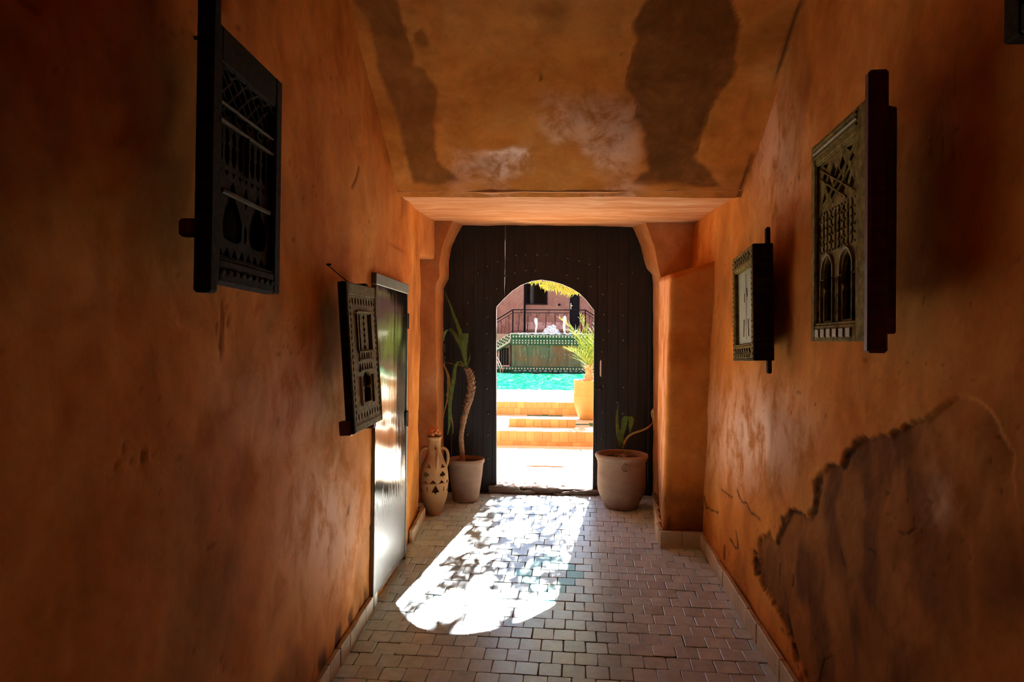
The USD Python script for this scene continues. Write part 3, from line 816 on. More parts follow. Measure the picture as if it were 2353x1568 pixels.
# studs
c3 = lambda L: [(940 + a / 3.734, 500 + b / 3.734) for a, b in L]
c4 = lambda L: [(1300 + a / 3.733, 500 + b / 3.733) for a, b in L]
c56 = lambda L: [(1340 + a / 4.127, 880 + b / 4.127) for a, b in L]
c55 = lambda L: [(930 + a / 4.614, 880 + b / 4.614) for a, b in L]
st = c3([(457, 315), (518, 540), (590, 475), (672, 418), (760, 375), (838, 348), (920, 322), (1002, 318), (1100, 318), (1180, 318), (500, 730), (498, 910), (1085, 450), (1000, 450), (908, 475), (832, 500), (750, 608), (667, 692),
         (675, 848), (668, 992), (675, 1155), (672, 1330), (668, 1470)])
st += c4([(20, 345), (115, 370), (203, 397), (290, 423), (388, 472), (478, 567), (575, 475), (492, 838), (497, 1052), (495, 1262), (497, 1455), (218, 588), (322, 655), (330, 830), (372, 975), (325, 1050), (315, 1150), (322, 1445), (105, 520), (10, 490)])
st += c56([(378, 290), (327, 180), (188, 280), (180, 525), (195, 40)]) + c55([(667, 548), (885, 325), (880, 550), (880, 800), (870, 60)])
for a, b in st:
    p = at(a, b, y=Y_DOOR)
    hm = lathe([(0, .009), (.005, .0082), (.009, .005), (.0115, .001), (.013, -.001), (.0, -.001)][::-1], 12)
    v = np.array(hm.vertices)
    hm.vertices = np.stack([p[0] + v[:, 0], Y_DOOR - v[:, 2], p[2] + v[:, 1]], 1)
    hm.fix_normals()
    obj('stud', hm, M['stud'], dr, smooth=50)
# handle
h0, h1 = at(1385, 827, y=Y_DOOR), at(1385, 866, y=Y_DOOR)
hd = obj('handle', cat([cbox(h0[0] - .022, h0[0] + .016, Y_DOOR - .006, Y_DOOR + .002, h1[2] - .004, h0[2] + .004, .002)]), M['iron'], dr, smooth=False)
obj('grip', tube([(h0[0] - .014, Y_DOOR, h0[2] - .006), (h0[0] - .017, Y_DOOR - .028, h0[2] - .012), (h0[0] - .017, Y_DOOR - .03, (h0[2] + h1[2]) / 2), (h0[0] - .017, Y_DOOR - .028, h1[2] + .012), (h0[0] - .014, Y_DOOR, h1[2] + .006)], .0065), M['white_thing'], hd)
b0 = at(1375, 895, y=Y_DOOR)
obj('bolt', cat([cbox(b0[0] - .03, b0[0] + .03, Y_DOOR - .012, Y_DOOR, b0[2] - .006, b0[2] + .006, .002), cbox(b0[0] + .005, b0[0] + .022, Y_DOOR - .022, Y_DOOR, b0[2] - .013, b0[2] + .013, .003)]), M['iron'], dr, smooth=False)
# the strip hinges / frame post on the right and left
for px0, nm in ((1492, 'frame_post'), (1036, 'frame_post')):
    a = at(px0, 900, y=Y_DOOR)[0]
    obj(nm, cbox(a - .012, a + .012, Y_DOOR - .014, Y_DOOR + .002, zb, 2.0, .004), M['wood_door'], dr, smooth=False)
for py in (800, 828):
    a = at(1019, py, y=Y_DOOR - .02)
    obj('hinge', cbox(a[0] - .012, a[0] + .014, Y_DOOR - .035, Y_DOOR - .005, a[2] - .040, a[2] + .040, .004), M['stud'], dr, smooth=False)
# worn sill boards
cs = lambda L: [(1130 + a / 9.05, 1050 + b / 9.05) for a, b in L]
back = Polygon(pz(cs([(-60, 590), (90, 598), (230, 592), (250, 605), (400, 630), (800, 640), (1200, 662), (1700, 680), (2100, 692), (2230, 700), (2230, 850), (-60, 830)]), 5.49))
obj('sill', upright(back, 5.485, 5.53), M['wood_worn'], dr, smooth=False)
fl_ = Polygon(pz(cs([(-60, 598), (90, 602), (300, 618), (500, 632), (560, 640), (580, 690), (670, 708), (720, 700), (740, 692), (800, 700), (820, 712), (890, 725), (905, 760), (900, 830), (-60, 830)]), 5.465))
fr_ = Polygon(pz(cs([(1240, 835), (1290, 770), (1385, 752), (1400, 775), (1450, 750), (1480, 732), (1620, 720), (1625, 740), (1640, 712), (1720, 700), (1740, 720), (2110, 694), (2230, 700), (2230, 850)]), 5.465))
obj('sill_splinter', upright(fl_, 5.452, 5.484), M['wood_worn'], dr, smooth=False)
obj('sill_splinter', upright(fr_, 5.452, 5.484), M['wood_worn'], dr, smooth=False)

# ================================================================== METAL HATCH DOOR
md = thing('door_2', kind='structure', label='narrow galvanised sheet metal door set in the left wall')
XD = -0.882
y0, y1 = at(862, 900, x=XD)[1], at(934, 900, x=XD)[1]
zt0 = at(861, 640, x=XD)[2]
zb0 = fz((y0 + y1) / 2) + .055
sheet = []
gy, gz = np.meshgrid(np.linspace(y0 + .012, y1 - .012, 30), np.linspace(zb0, zt0 - .03, 60), indexing='ij')
gp = np.stack([np.full(gy.size, 0), gy.ravel(), gz.ravel()], 1)
gx = XD + (meshkit.fbm(gp * 2.2, 3, 91) - .5) * .010
v = np.stack([gx, gp[:, 1], gp[:, 2]], 1)
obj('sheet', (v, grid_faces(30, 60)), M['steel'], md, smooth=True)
obj('door_core', box(-0.93, XD - .006, y0, y1, zb0 - .015, zt0), M['door_frame'], md, smooth=False)
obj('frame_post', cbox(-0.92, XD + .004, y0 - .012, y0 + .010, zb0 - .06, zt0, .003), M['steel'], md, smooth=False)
obj('frame_post', cbox(-0.92, XD + .004, y1 - .010, y1 + .012, zb0 - .05, zt0, .003), M['door_frame'], md, smooth=False)
obj('lintel', cbox(-0.93, XD + .007, y0 - .018, y1 + .014, zt0 - .028, zt0 + .030, .004), M['door_frame'], md, smooth=False)
obj('bottom_rail', cbox(-0.92, XD - .001, y0, y1, zb0 - .02, zb0 + .015, .004), M['wood_worn'], md, smooth=False)
for py in (738, 963):
    z = at(931, py, x=XD)[2]
    h = obj('hinge', cbox(XD - .01, XD + .009, y1 - .028, y1 + .014, z - .042, z + .042, .003), M['iron'], md, smooth=False)
    obj('hinge_pin', tube([(XD + .008, y1 - .005, z - .046), (XD + .008, y1 - .005, z + .046)], .006), M['iron'], h)

# ================================================================== CARVED WOODEN PANELS ON THE WALLS
def frame_of(bl, br, tl):
    U = br - bl
    w = np.linalg.norm(U); U = U / w
    V = tl - bl
    V = V - U * (U @ V)
    h = np.linalg.norm(V); V = V / h
    N = np.cross(U, V)
    return Gf.Matrix4d(*U, 0, *V, 0, *N, 0, *bl, 1), w, h


def diamond(cx, cy, a, b):
    return Polygon([(cx - a, cy), (cx, cy - b), (cx + a, cy), (cx, cy + b)])


def arch_hole(cx, y0, y1, hw, neck=.62, onion=False):
    h = y1 - y0
    L = []
    if onion:
        prof = [(0, .55), (.06, .85), (.2, 1.0), (.36, .95), (.52, .7), (.64, .42), (.7, .30), (.8, .26), (.9, .20), (1, 0)]
    else:
        prof = [(0, .8), (.42, .8), (.46, .62), (.50, .62), (.54, .95), (.68, 1.0), (.8, .88), (.9, .6), (.96, .3), (1, 0)]
    L = [(cx + s * hw, y0 + t * h) for t, s in prof] + [(cx - s * hw, y0 + t * h) for t, s in prof[::-1][1:]]
    return Polygon(L).buffer(0)


def bead_row(u0, u1, v, n, r, z):
    ms = []
    for u in np.linspace(u0, u1, n):
        m = trimesh.creation.icosphere(1, r)
        m.apply_scale([1, 1, .7])
        m.apply_translation([u, v, z])
        ms.append(m)
    return cat(ms)


def hexhole(cx, cy, a, b):
    return Polygon([(cx - a, cy - b * .45), (cx - a * .35, cy - b), (cx + a * .35, cy - b), (cx + a, cy - b * .45), (cx + a, cy + b * .45), (cx + a * .35, cy + b), (cx - a * .35, cy + b), (cx - a, cy + b * .45)])


def panel(name, label, corners, ls, rs, tr, br, thick, wood, holes, post=None, post2=None, board_n=-.012, group=None):
    mtx, w, h = frame_of(*corners)
    t = thing(name, label, 'carved panel', matrix=mtx)
    obj('stile', cbox(0, ls, 0, h, -thick, 0, .004), wood, t, smooth=False)
    obj('stile', cbox(w - rs, w, 0, h, -thick, 0, .004), wood, t, smooth=False)
    obj('rail', cbox(ls - .002, w - rs + .002, h - tr, h, -thick, -.001, .004), wood, t, smooth=False)
    obj('rail', cbox(ls - .002, w - rs + .002, 0, br, -thick, -.001, .004), wood, t, smooth=False)
    pl = sbox(ls - .003, br - .003, w - rs + .003, h - tr + .003)
    hs = holes(ls, w - rs, br, h - tr)
    pl = pl.difference(shapely.union_all(hs))
    m = extrude(pl, .013)
    m.apply_translation([0, 0, board_n - .013])
    bd = obj('carved_board', m, wood, t, smooth=False)
    obj('shade_board', cbox(ls - .004, w - rs + .004, br - .004, h - tr + .004, -thick - .004, -thick + .006 if thick > .035 else board_n - .018, .002), M['wood_dark'], t, smooth=False)  # added dark sheet, stands in for the shadowed wall behind the holes
    # small mouldings round the inside of the frame
    for a in ((ls, ls + .006, br, h - tr), (w - rs - .006, w - rs, br, h - tr), (ls, w - rs, br, br + .006), (ls, w - rs, h - tr - .006, h - tr)):
        obj('moulding', cbox(a[0], a[1], a[2], a[3], board_n - .002, -.003, .002), wood, t, smooth=False)
    for q, nm in ((post, 'pivot_post'), (post2, 'batten')):
        if q:
            obj(nm, cbox(*q, .006), M['wood_red'] if nm == 'batten' else M['wood_dark'], t, smooth=False)
    return t, bd, w, h


# ---- left large panel
def holes1(u0, u1, v0, v1):
    W, H = u1 - u0, v1 - v0
    hs = []
    for k in range(8):
        u = u0 + W * (k + .5) / 8
        hs.append(Polygon([(u - W * .05, v0 + .012), (u + W * .05, v0 + .012), (u, v0 + .034)]))
    for f in (.27, .73):
        hs.append(arch_hole(u0 + W * f, v0 + .050, v0 + H * .43, W * .17, onion=True))
    for k, f in enumerate((.04, .5, .96)):
        hs.append(hexhole(u0 + W * f, v0 + H * .17, .008, .022)); hs.append(hexhole(u0 + W * f, v0 + H * .37, .008, .026))
    for k in range(9):
        u = u0 + W * (k + .5) / 9
        hs.append(Polygon([(u - .010, v0 + H * .475), (u + .010, v0 + H * .475), (u, v0 + H * .445)]))
    for k in (0, 1, 2, 3, 5, 6, 7, 8):
        u = u0 + W * (k + .5) / 9
        hs.append(hexhole(u, v0 + H * .565, .0125, .028)); hs.append(hexhole(u, v0 + H * .655, .010, .020))
    for r in range(4):
        for k in range(6 - r % 2):
            hs.append(diamond(u0 + W * (k + .5 + .5 * (r % 2)) / 6, v0 + H * (.825 + .045 * r), .019, .0175))
    return hs


A1 = (at(489, 645, x=-.775), at(643, 677, x=-.775), at(511, 54, x=-.775))
t1, b1, w1, h1_ = panel('carved_panel', 'large dark carved wood panel on the left wall, lattice above two onion-shaped openings', A1, .032, .040, .085, .055, .045, M['wood_dark'], holes1,
                        post=(-.048, -.010, -.03, .82, -.022, .018), post2=(-.040, -.008, .095, .135, -.062, -.024))
iw = w1 - .072
obj('cross_bar', cbox(.05, w1 - .055, .055 + .62 * .46 * .55, .055 + .62 * .46 * .55 + .012, -.014, -.004, .003), M['wood_mid'], t1, smooth=False)
Hh = h1_ - .14
for v_ in (.715, .805):
    obj('moulding', cbox(.034, w1 - .042, .055 + Hh * v_ - .004, .055 + Hh * v_ + .004, -.014, -.003, .003), M['wood_mid'], t1, smooth=False)
for k in range(5):
    u = .032 + iw * (k + .5) / 5
    a = np.linspace(0, 1.6 * PI, 14)
    obj('scroll', tube(np.stack([u + .020 * np.cos(a) * (1 - a / 9), .055 + Hh * .76 + .016 * np.sin(a) * (1 - a / 9), np.full(14, -.010)], 1), .004, 6), M['wood_dark'], t1)
obj('bead_string',
    cat([trimesh.creation.icosphere(1, .0062).apply_translation([.032 + iw * .5, .055 + Hh * (.50 + .21 * k / 11), -.010]) for k in range(12)]), M['wood_dark'], t1)
for k in range(9):
    u = .045 + (w1 - .10) * k / 8
    obj('carving', cat([trimesh.creation.icosphere(1, .011).apply_scale([1.3, .7, .4]).apply_translation([u, .027, 0.0])]), M['wood_dark'], t1)
wv = np.linspace(0, 1, 40)
obj('wavy_moulding', tube(np.stack([.036 + iw * wv, h1_ - .098 + .007 * np.sin(wv * 2 * PI * 5), np.full(40, -.008)], 1), .0045, 6), M['wood_dark'], t1)
obj('hook', tube([(w1 * .30, h1_ - .01, -.03), (w1 * .33, h1_ + .012, -.06), (w1 * .37, h1_ + .022, -.135)], .005), M['iron'], t1)


# ---- right large panel
def holes2(u0, u1, v0, v1):
    W, H = u1 - u0, v1 - v0
    hs = []
    for f in (.27, .73):
        hs.append(arch_hole(u0 + W * f, v0 + .012, v0 + H * .40, W * .125))
    for f in (.5, .04, .96):
        for v in (.07, .16, .25):
            hs.append(diamond(u0 + W * f, v0 + H * v, .009, .012))
    for r in range(5):
        for k in range(10):
            u = u0 + W * (k + .5) / 10
            hs.append(hexhole(u, v0 + H * (.465 + .047 * r), .0075, .0095 if r != 2 else .013))
    big = [(.5, .83, .048, .050), (.28, .83, .03, .036), (.72, .83, .03, .036), (.39, .90, .028, .03), (.61, .90, .028, .03), (.39, .76, .028, .03), (.61, .76, .028, .03), (.17, .90, .022, .026), (.83, .90, .022, .026), (.17, .76, .022, .026), (.83, .76, .022, .026)]
    for a, b, c, d_ in big:
        hs.append(diamond(u0 + W * a, v0 + H * b, c * .86, d_ * .86))
    hs.append(Polygon([(u0 + W * .12, v1 - .012), (u0 + W * .3, v1 - .012), (u0 + W * .21, v1 - .030)])); hs.append(Polygon([(u0 + W * .7, v1 - .012), (u0 + W * .88, v1 - .012), (u0 + W * .79, v1 - .030)]))
    return hs


A2 = (at(1862, 785, x=.835), at(1988, 785, x=.805), at(1858, 345, x=.835))
t2, b2, w2, h2 = panel('carved_panel', 'large carved wood panel on the right wall with rows of spindles above two keyhole arches', A2, .040, .075, .070, .052, .040, M['wood_green'], holes2)
obj('pivot_post', cbox(w2 - .004, w2 + .030, -.030, h2 + .062, -.046, .004, .007), M['wood_red'], t2, smooth=False)
obj('batten', cbox(w2 - .06, w2 + .012, .02, h2 - .03, -.072, -.046, .004), M['wood_red'], t2, smooth=False)
iw2, Hh2 = w2 - .115, h2 - .122
for r in range(6):
    v = .052 + Hh2 * (.441 + .047 * r)
    obj('bead_string', bead_row(.046, w2 - .081, v, 14, .0042, -.010), M['wood_gilt'] if r in (0, 5) else M['wood_green'], t2)
for f in (.27, .73):
    cxx = .040 + iw2 * f
    ar = [(cxx + iw2 * .15 * math.cos(a), .052 + Hh2 * .31 + Hh2 * .11 * math.sin(a), -.009) for a in np.linspace(-.3, PI + .3, 18)]
    obj('arch_moulding', tube(ar, .0042, 6), M['wood_gilt'], t2)
    for s in (-1, 1):
        obj('column', tube([(cxx + s * iw2 * .155, .054, -.009), (cxx + s * iw2 * .155, .052 + Hh2 * .27, -.009)], .005, 6), M['wood_green'], t2)
for k in range(4):
    s = (-1) ** k
    for (x0_, y0_, x1_, y1_) in (((.06, .70, .94, .96), (.06, .96, .94, .70), (.28, .70, .94, .90), (.06, .90, .72, .70))[k],):
        obj('lattice_bar', tube([(.04 + iw2 * x0_, .052 + Hh2 * y0_, -.012), (.04 + iw2 * x1_, .052 + Hh2 * y1_, -.012)], .0042, 6), M['wood_green'], t2)
for k in range(3):
    obj('moulding', cbox(.030, w2 - .06, h2 - .022 - .016 * k, h2 - .014 - .016 * k, -.004, .006, .002), M['wood_gilt'] if k == 1 else M['wood_green'], t2, smooth=False)
for k in range(6):
    obj('carving', cbox(.055 + k * (w2 - .14) / 6, .055 + (k + .72) * (w2 - .14) / 6, .012, .040, -.003, .004, .003), M['wood_gilt'], t2, smooth=False)
obj('hook', tube([(.06, h2 - .06, -.036), (.06, h2 - .06, -.17)], .006), M['iron'], t2)
obj('hook_ring', tube([(w2 + .004 + .012 * math.cos(a), h2 - .05 + .020 * math.sin(a), -.056) for a in np.linspace(0, 2 * PI, 14)], .004, 6), M['wood_red'], t2)


# ---- right small panel (painted)
def holes3(u0, u1, v0, v1):
    return [Point(u0 + .02, v0 + .02).buffer(.0012)]


A3 = (at(1685, 830, x=.865), at(1731, 829, x=.835), at(1677, 601, x=.865))
t3, b3, w3, h3 = panel('carved_panel', 'small carved wood panel on the right wall, nearest the door, with a green painted inset', A3, .036, .036, .075, .070, .050, M['wood_green'], holes3, board_n=-.020)
obj('side_board', cbox(w3 - .012, w3 + .004, 0, h3, -.085, -.002, .003), M['wood_dark'], t3, smooth=False)
obj('side_board', cbox(-.002, .012, 0, h3, -.085, -.010, .003), M['wood_dark'], t3, smooth=False)
obj('batten', cbox(w3 - .03, w3 + .006, -.055, h3 + .070, -.075, -.058, .005), M['wood_dark'], t3, smooth=False)
M['painted'] = simple('painted', (0.24, 0.26, 0.11), 0.55, 0.35, noise=0.5, scale=8, stretch=(3, 1, 1), c2=(0.17, 0.15, 0.08))
M['painted_red'] = simple('painted_red', (0.30, 0.10, 0.04), 0.6, 0.3, noise=0.6, scale=20)
obj('painted_inset', cbox(.045, w3 - .045, .078, h3 - .083, -.026, -.018, .002), M['painted'], t3, smooth=False)
obj('painted_stripe', cbox(w3 * .5 - .010, w3 * .5 + .010, .10, h3 - .10, -.0185, -.0172, .0004), M['painted_red'], t3, smooth=False)
for du, v0_, v1_, r_ in ((-.055, .11, .19, .0030), (.055, .11, .19, .0030), (-.03, .27, .31, .0028), (.03, .29, .33, .0028)):
    obj('painted_stripe', tube([(w3 * .5 + du, v0_, -.0178), (w3 * .5 + du * .8, v1_, -.0178)], r_, 5), M['wood_gilt'], t3)
for vv in (.036, h3 - .040):
    hs = []
    for k in range(7):
        u = .05 + (w3 - .10) * (k + .5) / 7
        hs.append(diamond(u, vv, .020, .020).difference(diamond(u, vv, .011, .011)))
    m = extrude(shapely.union_all(hs), .006)
    m.apply_translation([0, 0, -.001])
    obj('carving', m, M['wood_grey'], t3, smooth=False)
obj('bead_string', bead_row(.01, w3 - .01, .006, 18, .005, .0), M['wood_gilt'], t3)
obj('bead_string', cat([trimesh.creation.icosphere(1, .0048).apply_translation([w3 - .016, .03 + (h3 - .06) * k / 19, .0]) for k in range(20)]), M['wood_gilt'], t3)
obj('bead_string', cat([trimesh.creation.icosphere(1, .0042).apply_translation([.016, .03 + (h3 - .06) * k / 19, .0]) for k in range(20)]), M['wood_grey'], t3)
obj('hook', tube([(.06, h3 - .05, -.045), (.06, h3 - .05, -.15)], .005), M['iron'], t3)


# ---- left small panel
def holes4(u0, u1, v0, v1):
    W, H = u1 - u0, v1 - v0
    hs = []
    n = 20
    for k in range(n):
        v = v0 + .025 + (H - .05) * k / (n - 1)
        hs += [diamond(u0 + .016, v, .0095, .0105), diamond(u1 - .016, v, .0095, .0105)]
    for k in range(8):
        u = u0 + .05 + (W - .10) * k / 7
        hs += [hexhole(u, v1 - .022, .0085, .015), hexhole(u, v0 + .026, .0085, .013)]
    a0, a1 = u0 + W * .24, u1 - W * .22
    mid_ = (a0 + a1) / 2
    for f0, f1 in ((a0, a0 + (a1 - a0) * .24), (a1 - (a1 - a0) * .24, a1)):
        hs.append(sbox(f0, v0 + H * .565, f1, v0 + H * .855))
    for k in range(6):
        hs.append(diamond(mid_, v0 + H * (.59 + .048 * k), .017, .0125))
    for k in range(6):
        u = a0 + (a1 - a0) * (k + .5) / 6
        hs += [hexhole(u, v0 + H * .525, .007, .012), hexhole(u, v0 + H * .435, .008, .015)]
    hs.append(arch_hole(mid_, v0 + H * .145, v0 + H * .40, (a1 - a0) * .30))
    return hs


A4 = (at(817, 998, x=-.768), at(880, 965, x=-.768), at(795, 646, x=-.805))
t4, b4, w4, h4 = panel('carved_panel', 'small pierced wood panel on the left wall beside the metal door, hanging at a tilt', A4, .022, .016, .050, .030, .030, M['wood_grey'], holes4, board_n=-.004)
obj('side_board', cbox(-.010, .004, 0, h4, -.034, -.002, .003), M['wood_dark'], t4, smooth=False)
obj('batten', cbox(-.014, .03, -.004, .052, -.060, -.012, .004), M['wood_red'], t4, smooth=False)
obj('batten', cbox(w4 - .05, w4 - .005, -.030, .060, -.115, -.03, .004), M['wood_red'], t4, smooth=False)
obj('batten', cbox(w4 - .05, w4 - .005, h4 - .03, h4 + .018, -.080, -.03, .004), M['wood_dark'], t4, smooth=False)
for a in ((w4 * .25, w4 * .27, .56), (w4 * .735, w4 * .755, .56)):
    obj('moulding', cbox(a[0], a[1], .03 + (h4 - .08) * .565, .03 + (h4 - .08) * .86, -.004, .004, .002), M['wood_gilt'], t4, smooth=False)
for f in (.555, .875, .405, .49):
    obj('moulding', cbox(w4 * .26, w4 * .75, .03 + (h4 - .08) * f - .004, .03 + (h4 - .08) * f + .004, -.004, .005, .002), M['wood_grey'], t4, smooth=False)
for f in (.30, .70):
    obj('column', tube([(w4 * f, .03 + (h4 - .08) * .13, -.002), (w4 * f, .03 + (h4 - .08) * .36, -.002)], .007, 8), M['white_thing'] if f < .5 else M['wood_grey'], t4)
nail = at(805, 611, x=-.895)
obj('hanging_wire', tube([(w4 * .30, h4 - .004, -.02), (w4 * .20, h4 + .035, -.055), (w4 * .10, h4 + .072, -.085)], .0022, 6), M['iron'], t4)
obj('nail', tube([(w4 * .10, h4 + .072, -.070), (w4 * .10, h4 + .075, -.13)], .0045, 6), M['iron'], t4)


# ---- panel at the upper right edge of the view
def holes5(u0, u1, v0, v1):
    W, H = u1 - u0, v1 - v0
    hs = []
    for r in range(5):
        for k in range(4 - r % 2):
            hs.append(diamond(u0 + W * (k + .5 + .5 * (r % 2)) / 4, v0 + H * (.58 + .09 * r), .026, .024))
    for f in (.27, .73):
        hs.append(arch_hole(u0 + W * f, v0 + .02, v0 + H * .45, W * .14))
    return hs


q0 = at(2304, 105, x=.845)
A5 = (q0, q0 + np.array([-.012, -.40, 0]), q0 + np.array([0.0, -.01, .62]))
t5, b5, w5, h5 = panel('carved_panel', 'dark wood panel cut off by the upper right corner of the picture', A5, .050, .060, .07, .055, .045, M['wood_dark'], holes5)
obj('hook', tube([(w5 * .8, h5 - .01, -.04), (w5 * .8, h5 - .03, -.10), (w5 * .8, h5 - .05, -.17)], .006), M['iron'], t5)

# ================================================================== POTS AND PLANTS INSIDE
def ground_point(px_, py_, back):
    """Floor point seen at a pixel, moved back by the base radius."""
    y = 5.0
    for _ in range(12):
        p = at(px_, py_, z=fz(y))
        y = p[1]
    return np.array([p[0], p[1] + back, fz(p[1] + back)])


# ---- potted agave on the right
g = ground_point(1431, 1176, .125)
sc = g[1] / F
t = thing('potted_agave', 'grey-brown clay pot with a sparse long-leaved agave, right of the door', 'potted plant', loc=g)
prof = [(0, 0), (.122, 0), (.126, .01), (.128, .022), (.140, .045), (.160, .085), (.174, .12), (.180, .16), (.180, .22), (.179, .30), (.180, .345), (.186, .352), (.186, .362), (.194, .372), (.199, .386), (.195, .398), (.184, .402), (.172, .396), (.168, .38), (.166, .34), (.0, .335)]
pot = obj('pot', lathe(prof, 64), M['terracotta'], t, smooth=40)
hz = at(1436, 1078, y=g[1] - .19)
ringc = np.array([hz[0] - g[0], -.181, hz[2] - g[2]])
a = np.linspace(0, 2 * PI, 20)
obj('ring', tube(np.stack([ringc[0] + .024 * np.cos(a), np.full(20, ringc[1] - .004), ringc[2] + .024 * np.sin(a)], 1), .006, 6), M['terracotta'], pot)
obj('ring_stud', cat([trimesh.creation.icosphere(1, .010).apply_translation([ringc[0], ringc[1], ringc[2] + .03])]), M['terracotta'], pot)
gx, gy = np.meshgrid(np.linspace(-1, 1, 30), np.linspace(-1, 1, 30), indexing='ij')


def soil(r, z, seed):
    u, v_ = gx.ravel(), gy.ravel()
    k = np.maximum(np.abs(u), np.abs(v_)) / np.maximum(np.hypot(u, v_), 1e-9)
    p = np.stack([u * k * r, v_ * k * r, np.full(900, z)], 1)
    p[:, 2] += (meshkit.fbm(p * 40, 3, seed) - .5) * .03
    return (p, grid_faces(30, 30))


obj('soil', soil(.170, .362, 3), M['soil'], t, smooth=True)


def local(t0, pts, dy=0.0):
    """Measured outline points on a plane through the plant, as points of the plant's own frame."""
    out = []
    for q in pts:
        p = at(q[0], q[1], y=t0[1] + (q[2] if len(q) > 2 else dy))
        out.append(p - t0)
    return np.array(out)


zs_ = .36
for a in range(9):
    an = a * 2.4
    L = .05 + .02 * (a % 3)
    obj('leaf_base', ribbon([(0, 0, zs_ - .01), (L * .5 * math.cos(an), L * .5 * math.sin(an), zs_ + .03), (L * math.cos(an), L * math.sin(an), zs_ + (.045 if a % 2 else .012))], [.018, .014, .004], (-math.sin(an), math.cos(an), 0), 8), M['leaf_dry'], t)
obj('root_crown', trimesh.creation.icosphere(2, .034).apply_scale([1, 1, .9]).apply_translation([0, 0, zs_ + .005]), M['bark'], t)
c62 = lambda L: [(1380 + a_ / 8.714, 900 + b_ / 8.714) + tuple(r_) for a_, b_, *r_ in L]
obj('leaf', ribbon(local(g, c62([(415, 1140, 0), (385, 1000, -.01), (345, 820, -.015), (330, 640, -.02), (328, 450, -.02), (345, 340, -.015), (362, 240, -.01)])), [.020, .026, .028, .026, .020, .012, .002], (1, .5, 0), 26), M['leaf_green'], t)
obj('leaf', ribbon(local(g, c62([(415, 1140, 0), (418, 1000, 0), (425, 850, .0), (470, 650, -.01), (520, 510, -.02), (580, 500, -.03), (612, 560, -.04), (608, 680, -.045), (605, 840, -.04)])), [.018, .026, .034, .040, .044, .044, .042, .030, .003], (1, .15, 0), 30), M['leaf_green'], t)
obj('leaf', ribbon(local(g, c62([(440, 1140, 0), (480, 1020, -.01), (560, 900, -.02), (680, 830, -.03), (830, 780, -.04), (960, 715, -.04), (1035, 640, -.03), (1060, 540, -.02), (1040, 430, -.02), (1050, 360, -.02), (1085, 270, -.01), (1118, 170, -.01)])),
                   [.016, .018, .018, .017, .016, .016, .016, .017, .022, .026, .014, .002], (.3, -.2, 1), 40), M['leaf_dry'], t)
obj('leaf', ribbon(local(g, c62([(400, 1140, 0), (380, 1090, 0), (362, 1050, -.01), (350, 1035, -.015)])), [.016, .016, .012, .004], (1, .5, 0), 10), M['leaf_green'], t)

# ---- tall potted yucca on the left
g = ground_point(1066, 1158, .10)
t = thing('potted_yucca', 'clay flowerpot with a tall bare-stemmed yucca, left of the door', 'potted plant', loc=g)
prof = [(0, 0), (.098, 0), (.101, .008), (.108, .06), (.118, .13), (.127, .20), (.133, .27), (.136, .288), (.143, .296), (.146, .310), (.141, .322), (.131, .324), (.125, .315), (.122, .28), (0, .278)]
kk = 1.0
obj('pot', lathe(prof, 64), M['terracotta'], t, smooth=40)
obj('soil', soil(.125, .292, 5), M['soil'], t, smooth=True)
stem_px = [(1062, 1062), (1061, 1032), (1060, 1001), (1065, 971), (1073, 938), (1081, 910), (1083, 886), (1080, 865), (1073, 847)]
sp = spline(local(g, stem_px), 60)
rad = np.interp(np.linspace(0, 1, 60), [0, .35, .55, .7, 1], [.021, .019, .022, .028, .022]) + .0016 * np.sin(np.arange(60) * 2.1)
obj('trunk', tube(sp, rad, 14), M['bark'], t)
ms = []
for i in range(170):
    f = .38 + .62 * rng.random() ** .8
    k = int(f * 58)
    an = rng.random() * 2 * PI
    c = sp[k]
    dirv = np.array([math.cos(an), math.sin(an), 0])
    r0 = rad[k]
    sz = .5 + .5 * f
    ms.append(ribbon([c + dirv * (r0 - .003), c + dirv * (r0 + .006 * sz) + [0, 0, .012 * sz], c + dirv * (r0 + .013 * sz) + [0, 0, .024 * sz]], [.030 * sz, .022 * sz, .001], np.cross(dirv, [0, 0, 1]), 5, .4))
obj('leaf_scars', cat(ms), M['bark'], t, kind='stuff')
tp = (1071, 848)
L3 = c3
